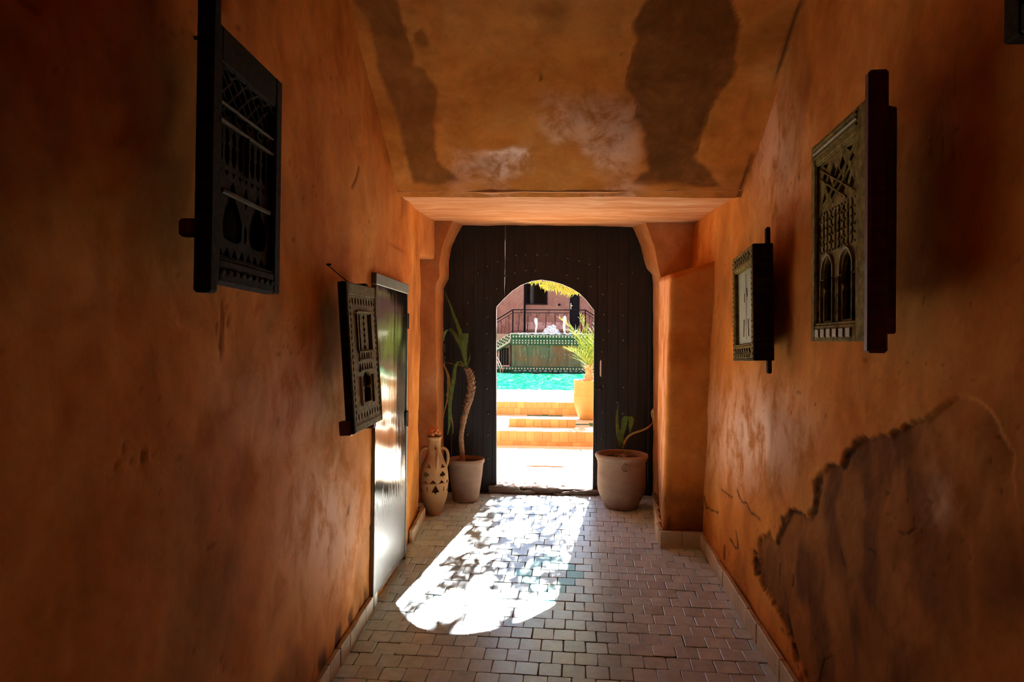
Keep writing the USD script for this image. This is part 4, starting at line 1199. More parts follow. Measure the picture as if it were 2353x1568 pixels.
leaves = [([tp] + c3([(465, 1160), (440, 1000), (380, 830), (340, 720), (300, 625)]), [.012, .030, .034, .026, .016, .002], (1, .5, 0), 'leaf_green', -.02),
          ([tp] + c3([(470, 1200), (438, 1100), (405, 1035), (372, 985), (342, 965), (315, 985), (302, 1060)]), [.012, .026, .034, .038, .040, .038, .032, .010], (.6, .8, .3), 'leaf_green', -.05),
          ([tp] + c3([(482, 1200), (478, 1120), (484, 1050), (486, 995)]), [.012, .024, .034, .042, .046], (1, .1, 0), 'leaf_green', -.03),
          ([tp] + c3([(505, 1260), (518, 1215), (530, 1170)]), [.010, .014, .010, .002], (1, .3, 0), 'leaf_green', .02),
          ([tp] + c3([(462, 1265), (430, 1236), (408, 1260), (390, 1340), (372, 1450), (355, 1568)]) + [(1034, 950), (1028, 1000)], [.014, .020, .026, .032, .034, .030, .026, .020, .004], (1, .4, 0), 'leaf_green', -.06),
          ([tp] + c3([(440, 1270), (370, 1258), (300, 1252), (315, 1300), (338, 1370), (340, 1460), (330, 1560)]) + [(1024, 935), (1020, 960)], [.008, .007, .008, .012, .020, .026, .022, .014, .008, .003], (1, .4, 0), 'leaf_dry', -.04),
          ([(1026, 905)] + [(1032, 925), (1036, 950), (1040, 975), (1041, 998)], [.016, .018, .014, .010, .003], (1, .4, 0), 'leaf_dry', -.045),
          ([tp] + c3([(478, 1230), (455, 1180), (450, 1140), (440, 1105)]), [.010, .016, .018, .014, .003], (.5, 1, 0), 'leaf_green', .05)]
for pts_, wd, sd_, mt, dy in leaves:
    n_ = len(pts_)
    obj('leaf', ribbon(local(g, [(a_[0], a_[1], dy * k_ / (n_ - 1)) for k_, a_ in enumerate(pts_)]), wd, sd_, 30), M[mt], t)

# ---- pierced amphora
g = ground_point(994, 1186, .05)
t = thing('amphora', 'tall orange clay amphora pierced with dark triangles and clover shapes', 'jar', loc=g)
outer = smooth_prof([(.052, 0), (.056, .012), (.054, .022), (.064, .045), (.079, .08), (.094, .125), (.101, .18), (.103, .24), (.100, .295), (.092, .345), (.076, .385), (.057, .425), (.047, .465), (.046, .51), (.048, .54), (.056, .553), (.055, .560)], 60)
inner = outer[4:].copy()
inner[:, 0] -= .009
full = np.vstack([[(0, 0)], outer, inner[::-1], [(0, .03)]])
import manifold3d as m3


def to_man(m):
    return m3.Manifold(m3.Mesh(np.array(m.vertices, np.float32), np.array(m.faces, np.uint32)))


body = lathe(full, 72)
body.merge_vertices()
mb = to_man(body)


def cut(poly, ang, z, r=.10):
    m = extrude(poly, .05)
    v = np.array(m.vertices)
    rr = r - .03 + v[:, 2]
    q = np.stack([v[:, 0], -rr, z + v[:, 1]], 1)
    c_, s_ = math.cos(ang), math.sin(ang)
    m.vertices = np.stack([q[:, 0] * c_ - q[:, 1] * s_, q[:, 0] * s_ + q[:, 1] * c_, q[:, 2]], 1)
    m.fix_normals()
    return to_man(m)


tri = lambda w, h: Polygon([(-w / 2, 0), (w / 2, 0), (0, h)])
clover = shapely.union_all([Point(0, .013).buffer(.0105), Point(-.013, 0).buffer(.0105), Point(.013, 0).buffer(.0105), sbox(-.0045, -.018, .0045, .004)])
pine = shapely.union_all([tri(.054, .052), sbox(-.006, -.010, .006, .002)])
lens_ = Polygon([(-.006, 0), (0, -.018), (.006, 0), (.004, .022), (0, .026), (-.004, .022)])
cuts = []
for k in range(10):
    cuts.append(cut(tri(.048, .024), k * PI / 5 + .1, .238, .103))
for k in range(5):
    cuts.append(cut(pine, k * 2 * PI / 5 + .28, .175, .103)); cuts.append(cut(lens_, k * 2 * PI / 5 + .28 - .62, .190, .103))
for k in range(5):
    cuts.append(cut(clover, k * 2 * PI / 5 - .42, .298, .098)); cuts.append(cut(tri(.044, .032), k * 2 * PI / 5 - .30, .345, .09))
try:
    mb2 = mb - m3.Manifold.batch_boolean(cuts, m3.OpType.Add)
    if mb2.num_tri() > 100:
        mb = mb2
except Exception:
    pass
obj('body', mb, M['clay'], t, smooth=40)
obj('girdle', tube([(.1035 * math.cos(a), .1035 * math.sin(a), .234) for a in np.linspace(0, 2 * PI, 50)], .003, 6), M['clay'], t)
for an in (PI + .15, .05, -PI / 2 + .42, PI / 2 + .4):
    c_, s_ = math.cos(an), math.sin(an)
    pr_ = [(.044, .475), (.060, .478), (.082, .468), (.096, .445), (.100, .41), (.096, .375), (.088, .345), (.084, .335)]
    obj('handle', tube(spline([(r * c_, r * s_, z) for r, z in pr_], 22), .0105, 10), M['clay'], t)
t = thing('flower_bunch', 'bunch of dried orange flowers in the mouth of the amphora', 'flowers', loc=g + np.array([0, 0, .555]))
for k in range(16):
    an = k * 2.399
    r = .012 + .028 * math.sqrt(k / 16)
    c = np.array([r * math.cos(an), r * math.sin(an), .022 + .028 * (1 - k / 16) + .006 * (k % 3)])
    m = trimesh.creation.icosphere(2, .0145)
    v = np.array(m.vertices)
    v = v * (1 + .5 * (meshkit.noise(v * 220 + k * 3.1, k)[:, None] - .5)) + c
    m.vertices = v
    fh = obj('flower_head', m, M['flower'], t, smooth=False)
    obj('stem', tube([c, c * [.5, .5, 0] + [0, 0, -.03], [c[0] * .3, c[1] * .3, -.12]], .0014, 5), M['leaf_dry'], fh)

# ================================================================== THE COURTYARD
YR1, ZR1 = 7.92, 0.167
YR2, ZR2 = 9.68, 0.346
YP, YF = 12.05, 22.15
ZW = 0.20
cg = thing('courtyard_ground', kind='structure', label='pale paved courtyard floor rising in two steps to the pool')
obj('lower_paving', box(-7.5, 7.5, 5.53, YR1 + .02, -0.5, 0.0), M['paving'], cg, smooth=False)
obj('middle_paving', box(-7.5, 7.5, YR1 + .02, YR2 + .02, -0.5, ZR1 - .002), M['paving'], cg, smooth=False)
obj('upper_paving', cat([box(-7.5, 7.5, YR2 + .02, YP, -1.3, ZR2 - .002), box(-7.5, -5.2, YP, 30, -1.3, ZR2 - .002), box(5.2, 7.5, YP, 30, -1.3, ZR2 - .002), box(-5.2, 5.2, YF + .02, 30, -1.3, ZR2 - .004)]), M['paving'], cg, smooth=False)


def riser(y, z0, z1, rows, w, x0, x1, seed, nosing=True):
    k = 0
    zz_ = [z0 + (z1 - z0) * r for r in rows]
    for r in range(len(zz_) - 1):
        x = x0 - (w * .5 if r % 2 else 0)
        while x < x1:
            rr = np.random.default_rng(seed * 1000 + k)
            y_ = y + rr.normal(0, .0015)
            obj('riser_tile', cbox(x + .0006, x + w - .0006, y_, y_ + .02, zz_[r] + .0006, zz_[r + 1] - .0006, .0012), M['paving_tile'][rr.integers(0, 3)], cg, smooth=False)
            x += w
            k += 1


riser(YR1, 0, ZR1, (0, .27, 1), .098, -.78, .62, 1)
riser(YR2, ZR1, ZR2, (0, .5, 1), .098, -.88, .68, 2)
obj('riser_face', cat([box(-7.5, -.90, YR1, YR1 + .022, 0, ZR1), box(.66, 7.5, YR1, YR1 + .022, 0, ZR1), box(-7.5, -1.0, YR2, YR2 + .022, ZR1, ZR2), box(.78, 7.5, YR2, YR2 + .022, ZR1, ZR2)]), M['paving_tile'][0], cg, smooth=False)
obj('riser_bed', cat([box(-.9, .72, YR1 + .004, YR1 + .03, 0, ZR1 - .003), box(-1.0, .80, YR2 + .004, YR2 + .03, ZR1, ZR2 - .003)]), M['paving_tile'][1], cg, smooth=False)
bl0, bl1 = at(1169, 975, y=8.33)[0], at(1323, 975, y=8.33)[0]
lb_ = thing('step_block', 'low ochre tiled step block on the middle terrace before the pool', 'step')
obj('slab', cbox(bl0 + .01, bl1 - .01, 8.345, 8.55, ZR1 - .01, ZR1 + .0955, .003), M['paving'], lb_, smooth=False)
nx = 8
for k in range(nx):
    x = bl0 + (bl1 - bl0) * k / nx
    obj('riser_tile', cbox(x + .001, x + (bl1 - bl0) / nx - .001, 8.33, 8.35, ZR1, ZR1 + .0955, .002), M['paving_tile'][k % 3], lb_, smooth=False)
# green tile diamonds let into the middle terrace
for (px_, py_) in ((1252, 955.5), (1363, 976)):
    c = at(px_, py_, z=ZR1 + .001)
    for kr in range(-1, 2):
        for kc in range(-2, 3):
            if abs(kr) * 2 + abs(kc) <= 2:
                obj('inlay_tile', cbox(c[0] + kc * .10 - .048, c[0] + kc * .10 + .048, c[1] + kr * .1 - .048, c[1] + kr * .1 + .048, ZR1 - .008, ZR1 + .0015, .001), M['green_glaze'], cg, smooth=False)
# flat terracotta strip lying on the lower paving
p0_, p1_ = at(1211, 1071, z=.004), at(1291, 1071, z=.004)
obj('terracotta_strip', cat([trimesh.creation.icosphere(2, 1).apply_scale([.155, .016, .012]).apply_translation([(p0_[0] + p1_[0]) / 2 - .02, p0_[1], .002]), trimesh.creation.icosphere(2, 1).apply_scale([.09, .013, .010]).apply_translation([(p0_[0] + p1_[0]) / 2 + .10, p0_[1] - .004, .002])]), M['terracotta'], cg, smooth=True)
# ground beyond the courtyard
obj('outer_ground', box(-60, 60, 5.6, 120, -1.6, -1.31), M['ground_far'], kind='structure', label='bare earth around the house', smooth=False)
ws = thing('unseen_courtyard_wall', kind='structure', label='high plaster walls enclosing the courtyard at both sides')  # out of view, raised and drawn in to hold back skylight
for s in (-1, 1):
    obj('side_wall', box(*sorted((s * 5.4, s * 5.8)), 5.56, 30, -1.3, 7.5), M['plaster_pink'], ws, smooth=False)

def froth(c, rx, rz, seed, amp=.5, n=3):
    m = trimesh.creation.icosphere(n, 1)
    v = np.array(m.vertices)
    v = v * (1 + amp * (meshkit.fbm(v * 2.6 + seed, 4, seed)[:, None] - .5) * 2)
    m.vertices = v * np.array([rx, rx, rz]) + c
    return m


# ---- pool
po = thing('pool', 'turquoise swimming pool rippling in sunlight behind the steps', 'pool')
obj('pool_shell', cat([box(-5.2, 5.2, YP - .01, YF + .02, -1.35, -1.15), box(-5.25, -5.15, YP, YF, -1.2, ZR2 - .01), box(5.15, 5.25, YP, YF, -1.2, ZR2 - .01), box(-5.2, 5.2, YP - .01, YP + .04, -1.2, ZR2 - .01), box(-5.2, 5.2, YF - .02, YF + .03, -1.2, ZW - .02)]), M['pool_tile'], po, smooth=False)
yw = np.linspace(YP + .03, YF, 150)
xw = np.linspace(-5.16, 5.16, 150)
Yg, Xg = np.meshgrid(yw, xw, indexing='ij')
pw = np.stack([Xg.ravel(), Yg.ravel(), np.full(Yg.size, 0.0)], 1)
pw[:, 2] = ZW + (meshkit.fbm(pw * np.array([1.7, 1.1, 1]), 3, 77) - .5) * .10
obj('water_surface', (pw, grid_faces(150, 150, True)), M['water'], po, smooth=True)
# border of green and white tiles at the far waterline
obj('border_band', box(-3.2, 3.2, YF - .035, YF - .015, ZW - .12, ZR2), M['green_glaze'], po, smooth=False)
ms, ms2 = [], []
for k in range(int(6.4 / .098)):
    x = -3.2 + .049 + k * .098
    ms.append(cbox(x - .026, x + .026, YF - .041, YF - .03, ZR2 - .085, ZR2 - .033, .002))
    for j in range(2):
        xx_ = x + (j - .5) * .049
        ms2.append(cbox(xx_ - .022, xx_ + .022, YF - .040, YF - .03, ZW - .06 + (j % 2) * .05, ZW - .015 + (j % 2) * .05, .002))
obj('border_tiles', cat(ms), M['white_glaze'], po, smooth=False, kind='stuff')
obj('border_tiles', cat(ms2), M['dark_glaze'], po, smooth=False, kind='stuff')
obj('splash', cat([froth(np.array([-1.3 + 2.3 * k / 21 + .04 * (k % 3), YF - .07 - .03 * (k % 2), ZW + .01]), .05, .022, k + 61, .6, 2) for k in range(22)]), M['froth'], po, smooth=True, kind='stuff')
# grab rails
lad = thing('pool_ladder', 'pair of bent chrome grab rails at the left end of the pool', 'ladder')
for dx_ in (0, .075):
    L = [(-2.35 + dx_, 21.9, .30), (-2.34 + dx_, 21.9, .66), (-2.22 + dx_, 21.9, .80), (-2.0 + dx_, 21.85, .70), (-1.84 + dx_, 21.8, .46), (-1.76 + dx_, 21.8, .22), (-1.75 + dx_, 21.8, -.2)]
    obj('rail', tube(spline(L, 30), .019, 8), M['chrome'], lad)

# ---- raised fountain basin with falls
BX0, BX1, BY = at(1174, 800, y=22.25)[0], at(1350, 800, y=22.25)[0], 22.25
ZT = at(1262, 768, y=BY)[2]
ZB1 = at(1262, 793, y=BY)[2]
fo = thing('fountain', 'raised green-tiled fountain basin spilling over a mossy wall into the pool', 'fountain')
obj('basin_wall', box(BX0 + .02, BX1 - .02, BY + .06, BY + 1.6, ZR2 - .01, ZT - .06), M['ground_far'], fo, smooth=False)
gx_, gz_ = np.meshgrid(np.linspace(BX0 + .02, BX1 - .02, 90), np.linspace(ZR2, ZB1 + .02, 50), indexing='ij')
fp = np.stack([gx_.ravel(), np.full(gx_.size, BY + .03), gz_.ravel()], 1)
fp[:, 1] += (meshkit.fbm(fp * np.array([6, 1, 2.]), 4, 81) - .5) * .09
obj('falling_water', (fp, grid_faces(90, 50)), M['falls'], fo, smooth=True)
obj('tile_band', cat([box(BX0, BX1, BY - .03, BY + .10, ZB1, ZT), box(BX0, BX0 + .06, BY, BY + 1.6, ZB1, ZT), box(BX1 - .06, BX1, BY, BY + 1.6, ZB1, ZT)]), M['green_glaze'], fo, smooth=False)
HB = ZT - ZB1
ms, ms3 = [], []
nT = int((BX1 - BX0 - .06) / .100)
for k in range(nT):
    x = BX0 + .08 + k * .100
    ms.append(cbox(x - .027, x + .027, BY - .037, BY - .02, ZT - HB * .33, ZT - HB * .15, .003))
    for r in range(2):
        zc = ZB1 + HB * (.17 + .22 * r)
        star = [(math.cos(a) * (.046 if q % 2 == 0 else .021), math.sin(a) * (.040 if q % 2 == 0 else .019)) for q, a in enumerate(np.arange(8) * PI / 4 + PI / 4)]
        st_ = Polygon([(x + a, zc + b) for a, b in star])
        ms.append(upright(st_, BY - .036, BY - .02))
        ms3.append(cbox(x + .05 - .013, x + .05 + .013, BY - .034, BY - .02, zc - .013, zc + .013, .002))
obj('band_tiles', cat(ms), M['white_glaze'], fo, smooth=False, kind='stuff')
obj('band_tiles', cat(ms3), M['dark_glaze'], fo, smooth=False, kind='stuff')
obj('corner_post', cbox(BX0 - .01, BX0 + .24, BY - .05, BY + .16, ZT - .02, ZT + .03, .01), M['white_glaze'], fo, smooth=False)
# water in the basin and over the lip
gx_, gy_ = np.meshgrid(np.linspace(BX0 + .26, BX1 - .05, 80), np.linspace(BY - .05, BY + 1.55, 40), indexing='ij')
bp = np.stack([gx_.ravel(), gy_.ravel(), np.full(gx_.size, ZT - .012)], 1)
bp[:, 2] += (meshkit.fbm(bp * 9, 3, 83)) * .055 - .012
bp[:, 2] -= .05 * sstep(BY, BY - .05, bp[:, 1])
obj('basin_water', (bp, grid_faces(80, 40)), M['froth'], fo, smooth=True)


def jet(x, y, ztop, r, seed):
    n = 34
    zz_ = np.linspace(ZT - .02, ztop, n)
    t_ = np.linspace(0, 1, n)
    rr = r * (.75 + .55 * np.exp(-((t_ - .82) / .16) ** 2)) * np.sqrt(np.clip((1.02 - t_) / .12, 0.02, 1)) * (1 + .5 * (meshkit.noise(np.stack([t_ * 14, t_ * 0 + seed, t_ * 0], 1), seed) - .5))
    p = np.stack([np.full(n, x) + .012 * np.sin(t_ * 9 + seed), np.full(n, y), zz_], 1)
    return tube(p, rr, 10)


jx = [at(1232, 750, y=22.9), at(1267, 750, y=22.9), at(1297, 750, y=22.9)]
obj('water_jet', jet(jx[0][0], 22.9, at(1232, 731, y=22.9)[2], .048, 3), M['froth'], fo)
obj('water_jet', jet(jx[2][0], 22.9, at(1297, 726, y=22.9)[2], .060, 7), M['froth'], fo)
zc = at(1267, 748, y=22.9)[2]
blobs = [froth(np.array([jx[1][0] + a, 22.9 + b, ZT + c]), r, r * 1.2, k + 11, .45) for k, (a, b, c, r) in enumerate([(-.16, 0, .03, .12), (.02, .02, .09, .15), (.15, -.02, .02, .12), (.06, 0, .19, .10), (-.06, .03, .12, .12), (.24, 0, .0, .08), (-.27, 0, 0, .06)])]
obj('water_jet', cat(blobs), M['froth'], fo, smooth=True)
obj('splash', cat([froth(np.array([BX0 + .28 + (BX1 - BX0 - .35) * k / 25, BY - .01, ZT - .008 + .012 * (k % 3)]), .06, .020, k + 31, .5, 2) for k in range(26)]), M['froth'], fo, smooth=True, kind='stuff')
ms = []
for k in range(30):
    x = BX0 + .15 + (BX1 - BX0 - .2) * rng.random() ** .6
    z = ZR2 + (ZB1 - ZR2) * rng.random()
    ms.append(trimesh.creation.icosphere(0, .006 + .008 * rng.random()).apply_scale([1, 1, 2.2]).apply_translation([x, BY - .02 - .05 * rng.random(), z]))
obj('water_drops', cat(ms), M['froth'], fo, smooth=True, kind='stuff')

# ---- flights of steps at both sides of the basin, with chequered strings
SLP = 0.62


def stair(side, name, label):
    t = thing(name, label, 'stairs')
    xa = BX0 - .03 if side < 0 else BX1 + .03
    xe = xa + side * 1.85
    X = lambda d_: xa + side * d_
    top0, th = ZT + .02, .28
    poly = Polygon([(X(0), top0), (X(1.85), top0 - SLP * 1.85), (X(1.85), top0 - SLP * 1.85 - th), (X(0), top0 - th - .02)])
    obj('stringer', upright(poly, BY + .02, BY + .16), M['green_glaze'] if False else M['white_glaze'], t, smooth=False)
    sq = .050
    ms = []
    for i in range(0, int(1.80 / sq)):
        for j in range(4):
            if (i + j) % 2 == 0:
                d0 = i * sq + .01
                z = top0 - SLP * (d0 + sq / 2) - .045 - j * .052
                ms.append(upright(Polygon([(X(d0 + .001), z + side * 0 + .024 + SLP * sq / 2), (X(d0 + sq - .001), z + .024 - SLP * sq / 2), (X(d0 + sq - .001), z - .026 - SLP * sq / 2), (X(d0 + .001), z - .026 + SLP * sq / 2)]), BY + .012, BY + .03))
    obj('chequer_tiles', cat(ms), M['dark_glaze'], t, smooth=False, kind='stuff')
    edge_ = Polygon([(X(0), top0 - th - .02), (X(1.85), top0 - SLP * 1.85 - th - .02), (X(1.85), top0 - SLP * 1.85 - th - .07), (X(0), top0 - th - .07)])
    obj('edging', upright(edge_, BY + .005, BY + .16), M['green_glaze'], t, smooth=False)
    for i in range(7):
        d0 = i * .265
        obj('step', box(*sorted((X(d0), X(d0 + .265))), BY + .36, BY + 1.55, ZR2 - .3, top0 - SLP * (d0 + .265) + .05), M['paving'], t, smooth=False)
    obj('under_wall', upright(Polygon([(X(0.02), ZR2 - .02), (X(1.85), ZR2 - .02), (X(1.85), top0 - SLP * 1.85 - th), (X(0.02), top0 - th)]), BY + .24, BY + .34), M['plaster_pink'], t, smooth=False)
    return t, X, top0


t, X, top0 = stair(-1, 'staircase', 'flight of steps with a chequered tile string left of the fountain')
# small iron gate under the steps
obj('gate_recess', box(X(.36), X(.05), BY + .215, BY + .26, ZR2, ZR2 + .60), M['black_paint'], t, smooth=False)
for d_ in (.05, .135, .22, .295, .36):
    obj('gate_bar', box(X(d_) - .008, X(d_) + .008, BY + .17, BY + .19, ZR2, ZR2 + .66 - d_ * .35), M['iron'], t, smooth=False)
obj('gate_post', cbox(X(.40), X(.36), BY + .14, BY + .2, ZR2 - .01, ZR2 + .68, .005), M['plaster_dado'], t, smooth=False)
obj('ledge', cbox(X(1.2), X(0.01), BY - .05, BY + .22, ZR2 - .02, ZR2 + .03, .006), M['plaster_dado'], t, smooth=False)
stair(1, 'staircase', 'flight of steps with a chequered tile string right of the fountain, mostly behind the palm')

# ---- wrought iron railing
YRL = BY + 1.68
ZRT = at(1262, 712.5, y=YRL)[2]
rl = thing('railing', 'black wrought iron railing with scrolls above the fountain and its steps', 'railing')
RX0, RX1 = at(1178.5, 740, y=YRL)[0], at(1345, 740, y=YRL)[0]


def bar(p, q, r):
    return tube(np.array([p, q], float), r, 6)


obj('hand_rail', cbox(RX0, RX1, YRL - .022, YRL + .022, ZRT - .016, ZRT + .016, .005), M['black_paint'], rl, smooth=False)
obj('upper_bar', cbox(RX0, RX1, YRL - .010, YRL + .010, ZRT - .115, ZRT - .095, .003), M['black_paint'], rl, smooth=False)
obj('lower_bar', cbox(RX0, RX1, YRL - .010, YRL + .010, ZT + .10, ZT + .12, .003), M['black_paint'], rl, smooth=False)
for x in (RX0, RX1):
    obj('post', cbox(x - .022, x + .022, YRL - .022, YRL + .022, ZT - .02, ZRT + .01, .004), M['black_paint'], rl, smooth=False)
sx = lambda s_: s_
for s, x0_ in ((-1, RX0), (1, RX1)):
    L_ = 1.75
    for dz, r in ((0, .020), (-.105, .011)):
        obj('hand_rail' if dz == 0 else 'upper_bar', bar((x0_, YRL, ZRT + dz), (x0_ + s * L_, YRL, ZRT + dz - SLP * L_), r), M['black_paint'], rl)
    obj('lower_bar', bar((x0_, YRL, ZT + .11), (x0_ + s * L_, YRL, ZT + .11 - SLP * L_), .010), M['black_paint'], rl)


def scroll(x, z0, z1, flip, rr=.052):
    """An upright bar with a curl at the top and a counter curl near its foot."""
    a = np.linspace(0, 1.65 * PI, 16)
    f = 1 if flip else -1
    top = np.stack([x + f * (rr - rr * np.cos(a) * (1 - a / 12)), np.full(16, YRL), z1 - rr + rr * np.sin(a) * (1 - a / 12)], 1)
    curl = np.vstack([[[x, YRL, z0 + (z1 - z0) * .35]], top])
    b = np.stack([x - f * .04 - f * (rr - rr * np.cos(a) * (1 - a / 12)), np.full(16, YRL), z0 + (z1 - z0) * .42 + rr * np.sin(a) * (1 - a / 12)], 1)
    low = np.vstack([[[x - f * .14 + f * .10, YRL, z0 + .01]], b])
    return cat([tube(curl, .0065, 5), tube(low, .0065, 5)])


nb = 8
for k in range(nb):
    x = RX0 + (RX1 - RX0) * (k + .62) / nb
    obj('baluster', bar((x, YRL, ZT + .11), (x, YRL, ZRT - .10), .0075), M['black_paint'], rl)
    obj('scroll', scroll(x + .03, ZT + .11, ZRT - .125, True), M['black_paint'], rl)
for k in range(3):
    x = RX0 + (RX1 - RX0) * (.12, .5, .88)[k]
    a = np.linspace(0, 2 * PI, 14)
    obj('ring', tube(np.stack([x + .034 * np.cos(a), np.full(14, YRL), ZRT - .058 + .034 * np.sin(a)], 1), .006, 5), M['black_paint'], rl)
for s, x0_ in ((-1, RX0), (1, RX1)):
    for k in range(5):
        d_ = .14 + k * .27
        x = x0_ + s * d_
        dz = -SLP * d_
        obj('baluster', bar((x, YRL, ZT + .11 + dz), (x, YRL, ZRT - .10 + dz), .0075), M['black_paint'], rl)
        obj('scroll', scroll(x + s * .10, ZT + .11 + dz - .04, ZRT - .14 + dz, s < 0, .05), M['black_paint'], rl)

# ---- house behind
bu = thing('building', 'pink plastered house with a black-framed window and narrow dark door behind the fountain', 'building')
YH = 27.0
ZL = 1.42
wx0, wx1 = at(1205.5, 700, y=YH)[0], at(1258, 700, y=YH)[0]
wz0, wz1 = at(1230, 700.5, y=YH)[2], at(1230, 650, y=YH)[2]
dx0, dx1 = at(1309, 720, y=YH)[0], at(1331.5, 720, y=YH)[0]
dz1 = wz1 - .05
ht = 4.3
wallp = sbox(-7.5, ZR2 - .1, 7.5, ht).difference(sbox(wx0 + .02, wz0 + .02, wx1 - .02, wz1 - .02)).difference(sbox(dx0 + .02, ZL - .1, dx1 - .02, dz1))
obj('wall', upright(wallp, YH, YH + .3), M['plaster_pink'], bu, smooth=False)
obj('door_step', box(-1.2, 2.6, YH - .36, YH, ZR2 - .02, ZL), M['paving'], bu, smooth=False)
obj('wall_bay', box(-7.5, wx0 - .02, YH - .35, YH, ZR2, ht), M['plaster_pink'], bu, smooth=False)
obj('roof', box(-7.6, 7.6, YH - .36, YH + 6, ht, ht + .12), M['plaster_dado'], bu, smooth=False)
obj('dado', box(wx0 + .05, dx0 - .02, YH - .012, YH + .01, ZL, at(1280, 741, y=YH)[2]), M['plaster_dado'], bu, smooth=False)
obj('plinth', box(wx0 - .02, dx0 - .02, YH - .05, YH + .01, ZL, at(1280, 757, y=YH)[2]), M['terracotta'], bu, smooth=False)
obj('landing', box(-3.0, 2.6, BY + 1.64, YH - .36, ZR2 - .02, ZL), M['paving'], kind='structure', label='raised landing between the fountain and the house', smooth=False)
wi = obj('window_frame', cat([box(wx0, wx0 + .07, YH - .03, YH + .08, wz0, wz1), box(wx1 - .05, wx1, YH - .03, YH + .08, wz0, wz1), box(wx0, wx1, YH - .03, YH + .08, wz0, wz0 + .05), box(wx0, wx1, YH - .03, YH + .08, wz1 - .05, wz1),
                              box(wx0 + .33, wx0 + .37, YH - .02, YH + .08, wz0, wz1)]), M['black_paint'], bu, smooth=False)
obj('pane', box(wx0 + .03, wx0 + .34, YH + .03, YH + .036, wz0 + .02, wz1 - .02), M['glass_dark'], wi, smooth=False)
obj('pane', box(wx0 + .36, wx1 - .02, YH + .03, YH + .036, wz0 + .02, wz1 - .02), M['glass_dark'], wi, smooth=False)
cv = np.linspace(0, 1, 20)
cu = np.stack([wx0 + .21 + .17 * cv, YH + .14 + .015 * np.sin(cv * 22), np.full(20, wz0)], 1)
cu2 = cu + [0, 0, wz1 - wz0]
obj('curtain', (np.stack([cu, cu2], 1).reshape(-1, 3), grid_faces(20, 2)), M['curtain'], wi, smooth=True)
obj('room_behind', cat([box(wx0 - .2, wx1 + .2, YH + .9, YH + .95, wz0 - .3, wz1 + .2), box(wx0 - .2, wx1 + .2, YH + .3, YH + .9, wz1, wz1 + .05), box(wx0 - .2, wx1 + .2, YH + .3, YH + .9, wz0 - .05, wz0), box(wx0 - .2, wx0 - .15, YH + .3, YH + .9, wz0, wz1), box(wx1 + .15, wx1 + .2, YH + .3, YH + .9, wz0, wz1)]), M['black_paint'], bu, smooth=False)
obj('drain_pipe', tube([(wx0 - .0, YH - .05, ZL), (wx0 - .0, YH - .05, ht)], .042, 10), M['black_paint'], bu)
do = obj('door', cbox(dx0 + .03, dx1 - .04, YH + .03, YH + .08, ZL - .02, dz1 - .02, .005), M['black_paint'], bu, smooth=False)
obj('door_frame', cat([box(dx0, dx0 + .035, YH - .01, YH + .1, ZL, dz1 + .03), box(dx1 - .06, dx1, YH - .04, YH + .1, ZL, dz1 + .03), box(dx0, dx1, YH - .01, YH + .1, dz1 - .02, dz1 + .03)]), M['black_paint'], bu, smooth=False)
hz = at(1311, 703, y=YH)
obj('door_handle', cat([cbox(hz[0] - .005, hz[0] + .025, YH + .0, YH + .035, hz[2] - .13, hz[2] + .10, .003), cbox(hz[0], hz[0] + .08, YH - .03, YH + .0, hz[2] - .01, hz[2] + .012, .003)]), M['chrome'], do, smooth=False)
lz = at(1285, 701, y=YH)
wl_ = obj('wall_lamp', cbox(lz[0] - .045, lz[0] + .045, YH - .07, YH, lz[2] - .045, lz[2] + .045, .008), M['black_paint'], bu, smooth=False)
obj('lamp_glass', cbox(lz[0] - .035, lz[0] + .035, YH - .06, YH - .01, lz[2] - .06, lz[2] - .044, .004), M['curtain'], wl_, smooth=False)

# ---- yellow pot with a young palm
g = np.array([*at(1354, 966, z=ZR1)[:2], ZR1])
g[1] += .12
g[0] = at(1354, 900, y=g[1])[0]
t = thing('potted_palm', 'young palm in a tall yellow glazed pot on the terrace steps', 'potted plant', loc=g)
S = g[1] / F
prof = [(0, 0), (.125, 0), (.132, .008), (.145, .03), (.172, .10), (.192, .155), (.206, .21), (.211, .27), (.209, .31), (.212, .313), (.209, .318), (.206, .38), (.204, .44), (.203, .475), (.212, .485), (.216, .50), (.214, .512), (.202, .516), (.188, .51), (.182, .48), (0, .47)]
obj('pot', lathe([(r * 1.0, z * 1.03) for r, z in prof], 64), M['yellow_clay'], t, smooth=35)
obj('soil', soil(.186, .495, 8), M['soil'], t, smooth=True)
tk = spline([(0, 0, .48), (-.005, 0, .58), (-.002, 0, .68), (.005, 0, .76)], 20)
obj('trunk', tube(tk, np.interp(np.linspace(0, 1, 20), [0, .3, .7, 1], [.062, .058, .045, .030]) + .004 * np.sin(np.arange(20) * 2.4), 12), M['bark'], t)
ms = []
for i in range(34):
    an, f = rng.random() * 2 * PI, rng.random()
    c = tk[int(f * 19)]
    d_ = np.array([math.cos(an), math.sin(an), 0])
    r0 = .058 - .025 * f
    ms.append(ribbon([c + d_ * r0 * .9, c + d_ * (r0 + .012) + [0, 0, .02], c + d_ * (r0 + .030) + [0, 0, .05]], [.03, .022, .004], np.cross(d_, [0, 0, 1]), 5))
obj('frond_bases', cat(ms), M['bark'], t, kind='stuff')


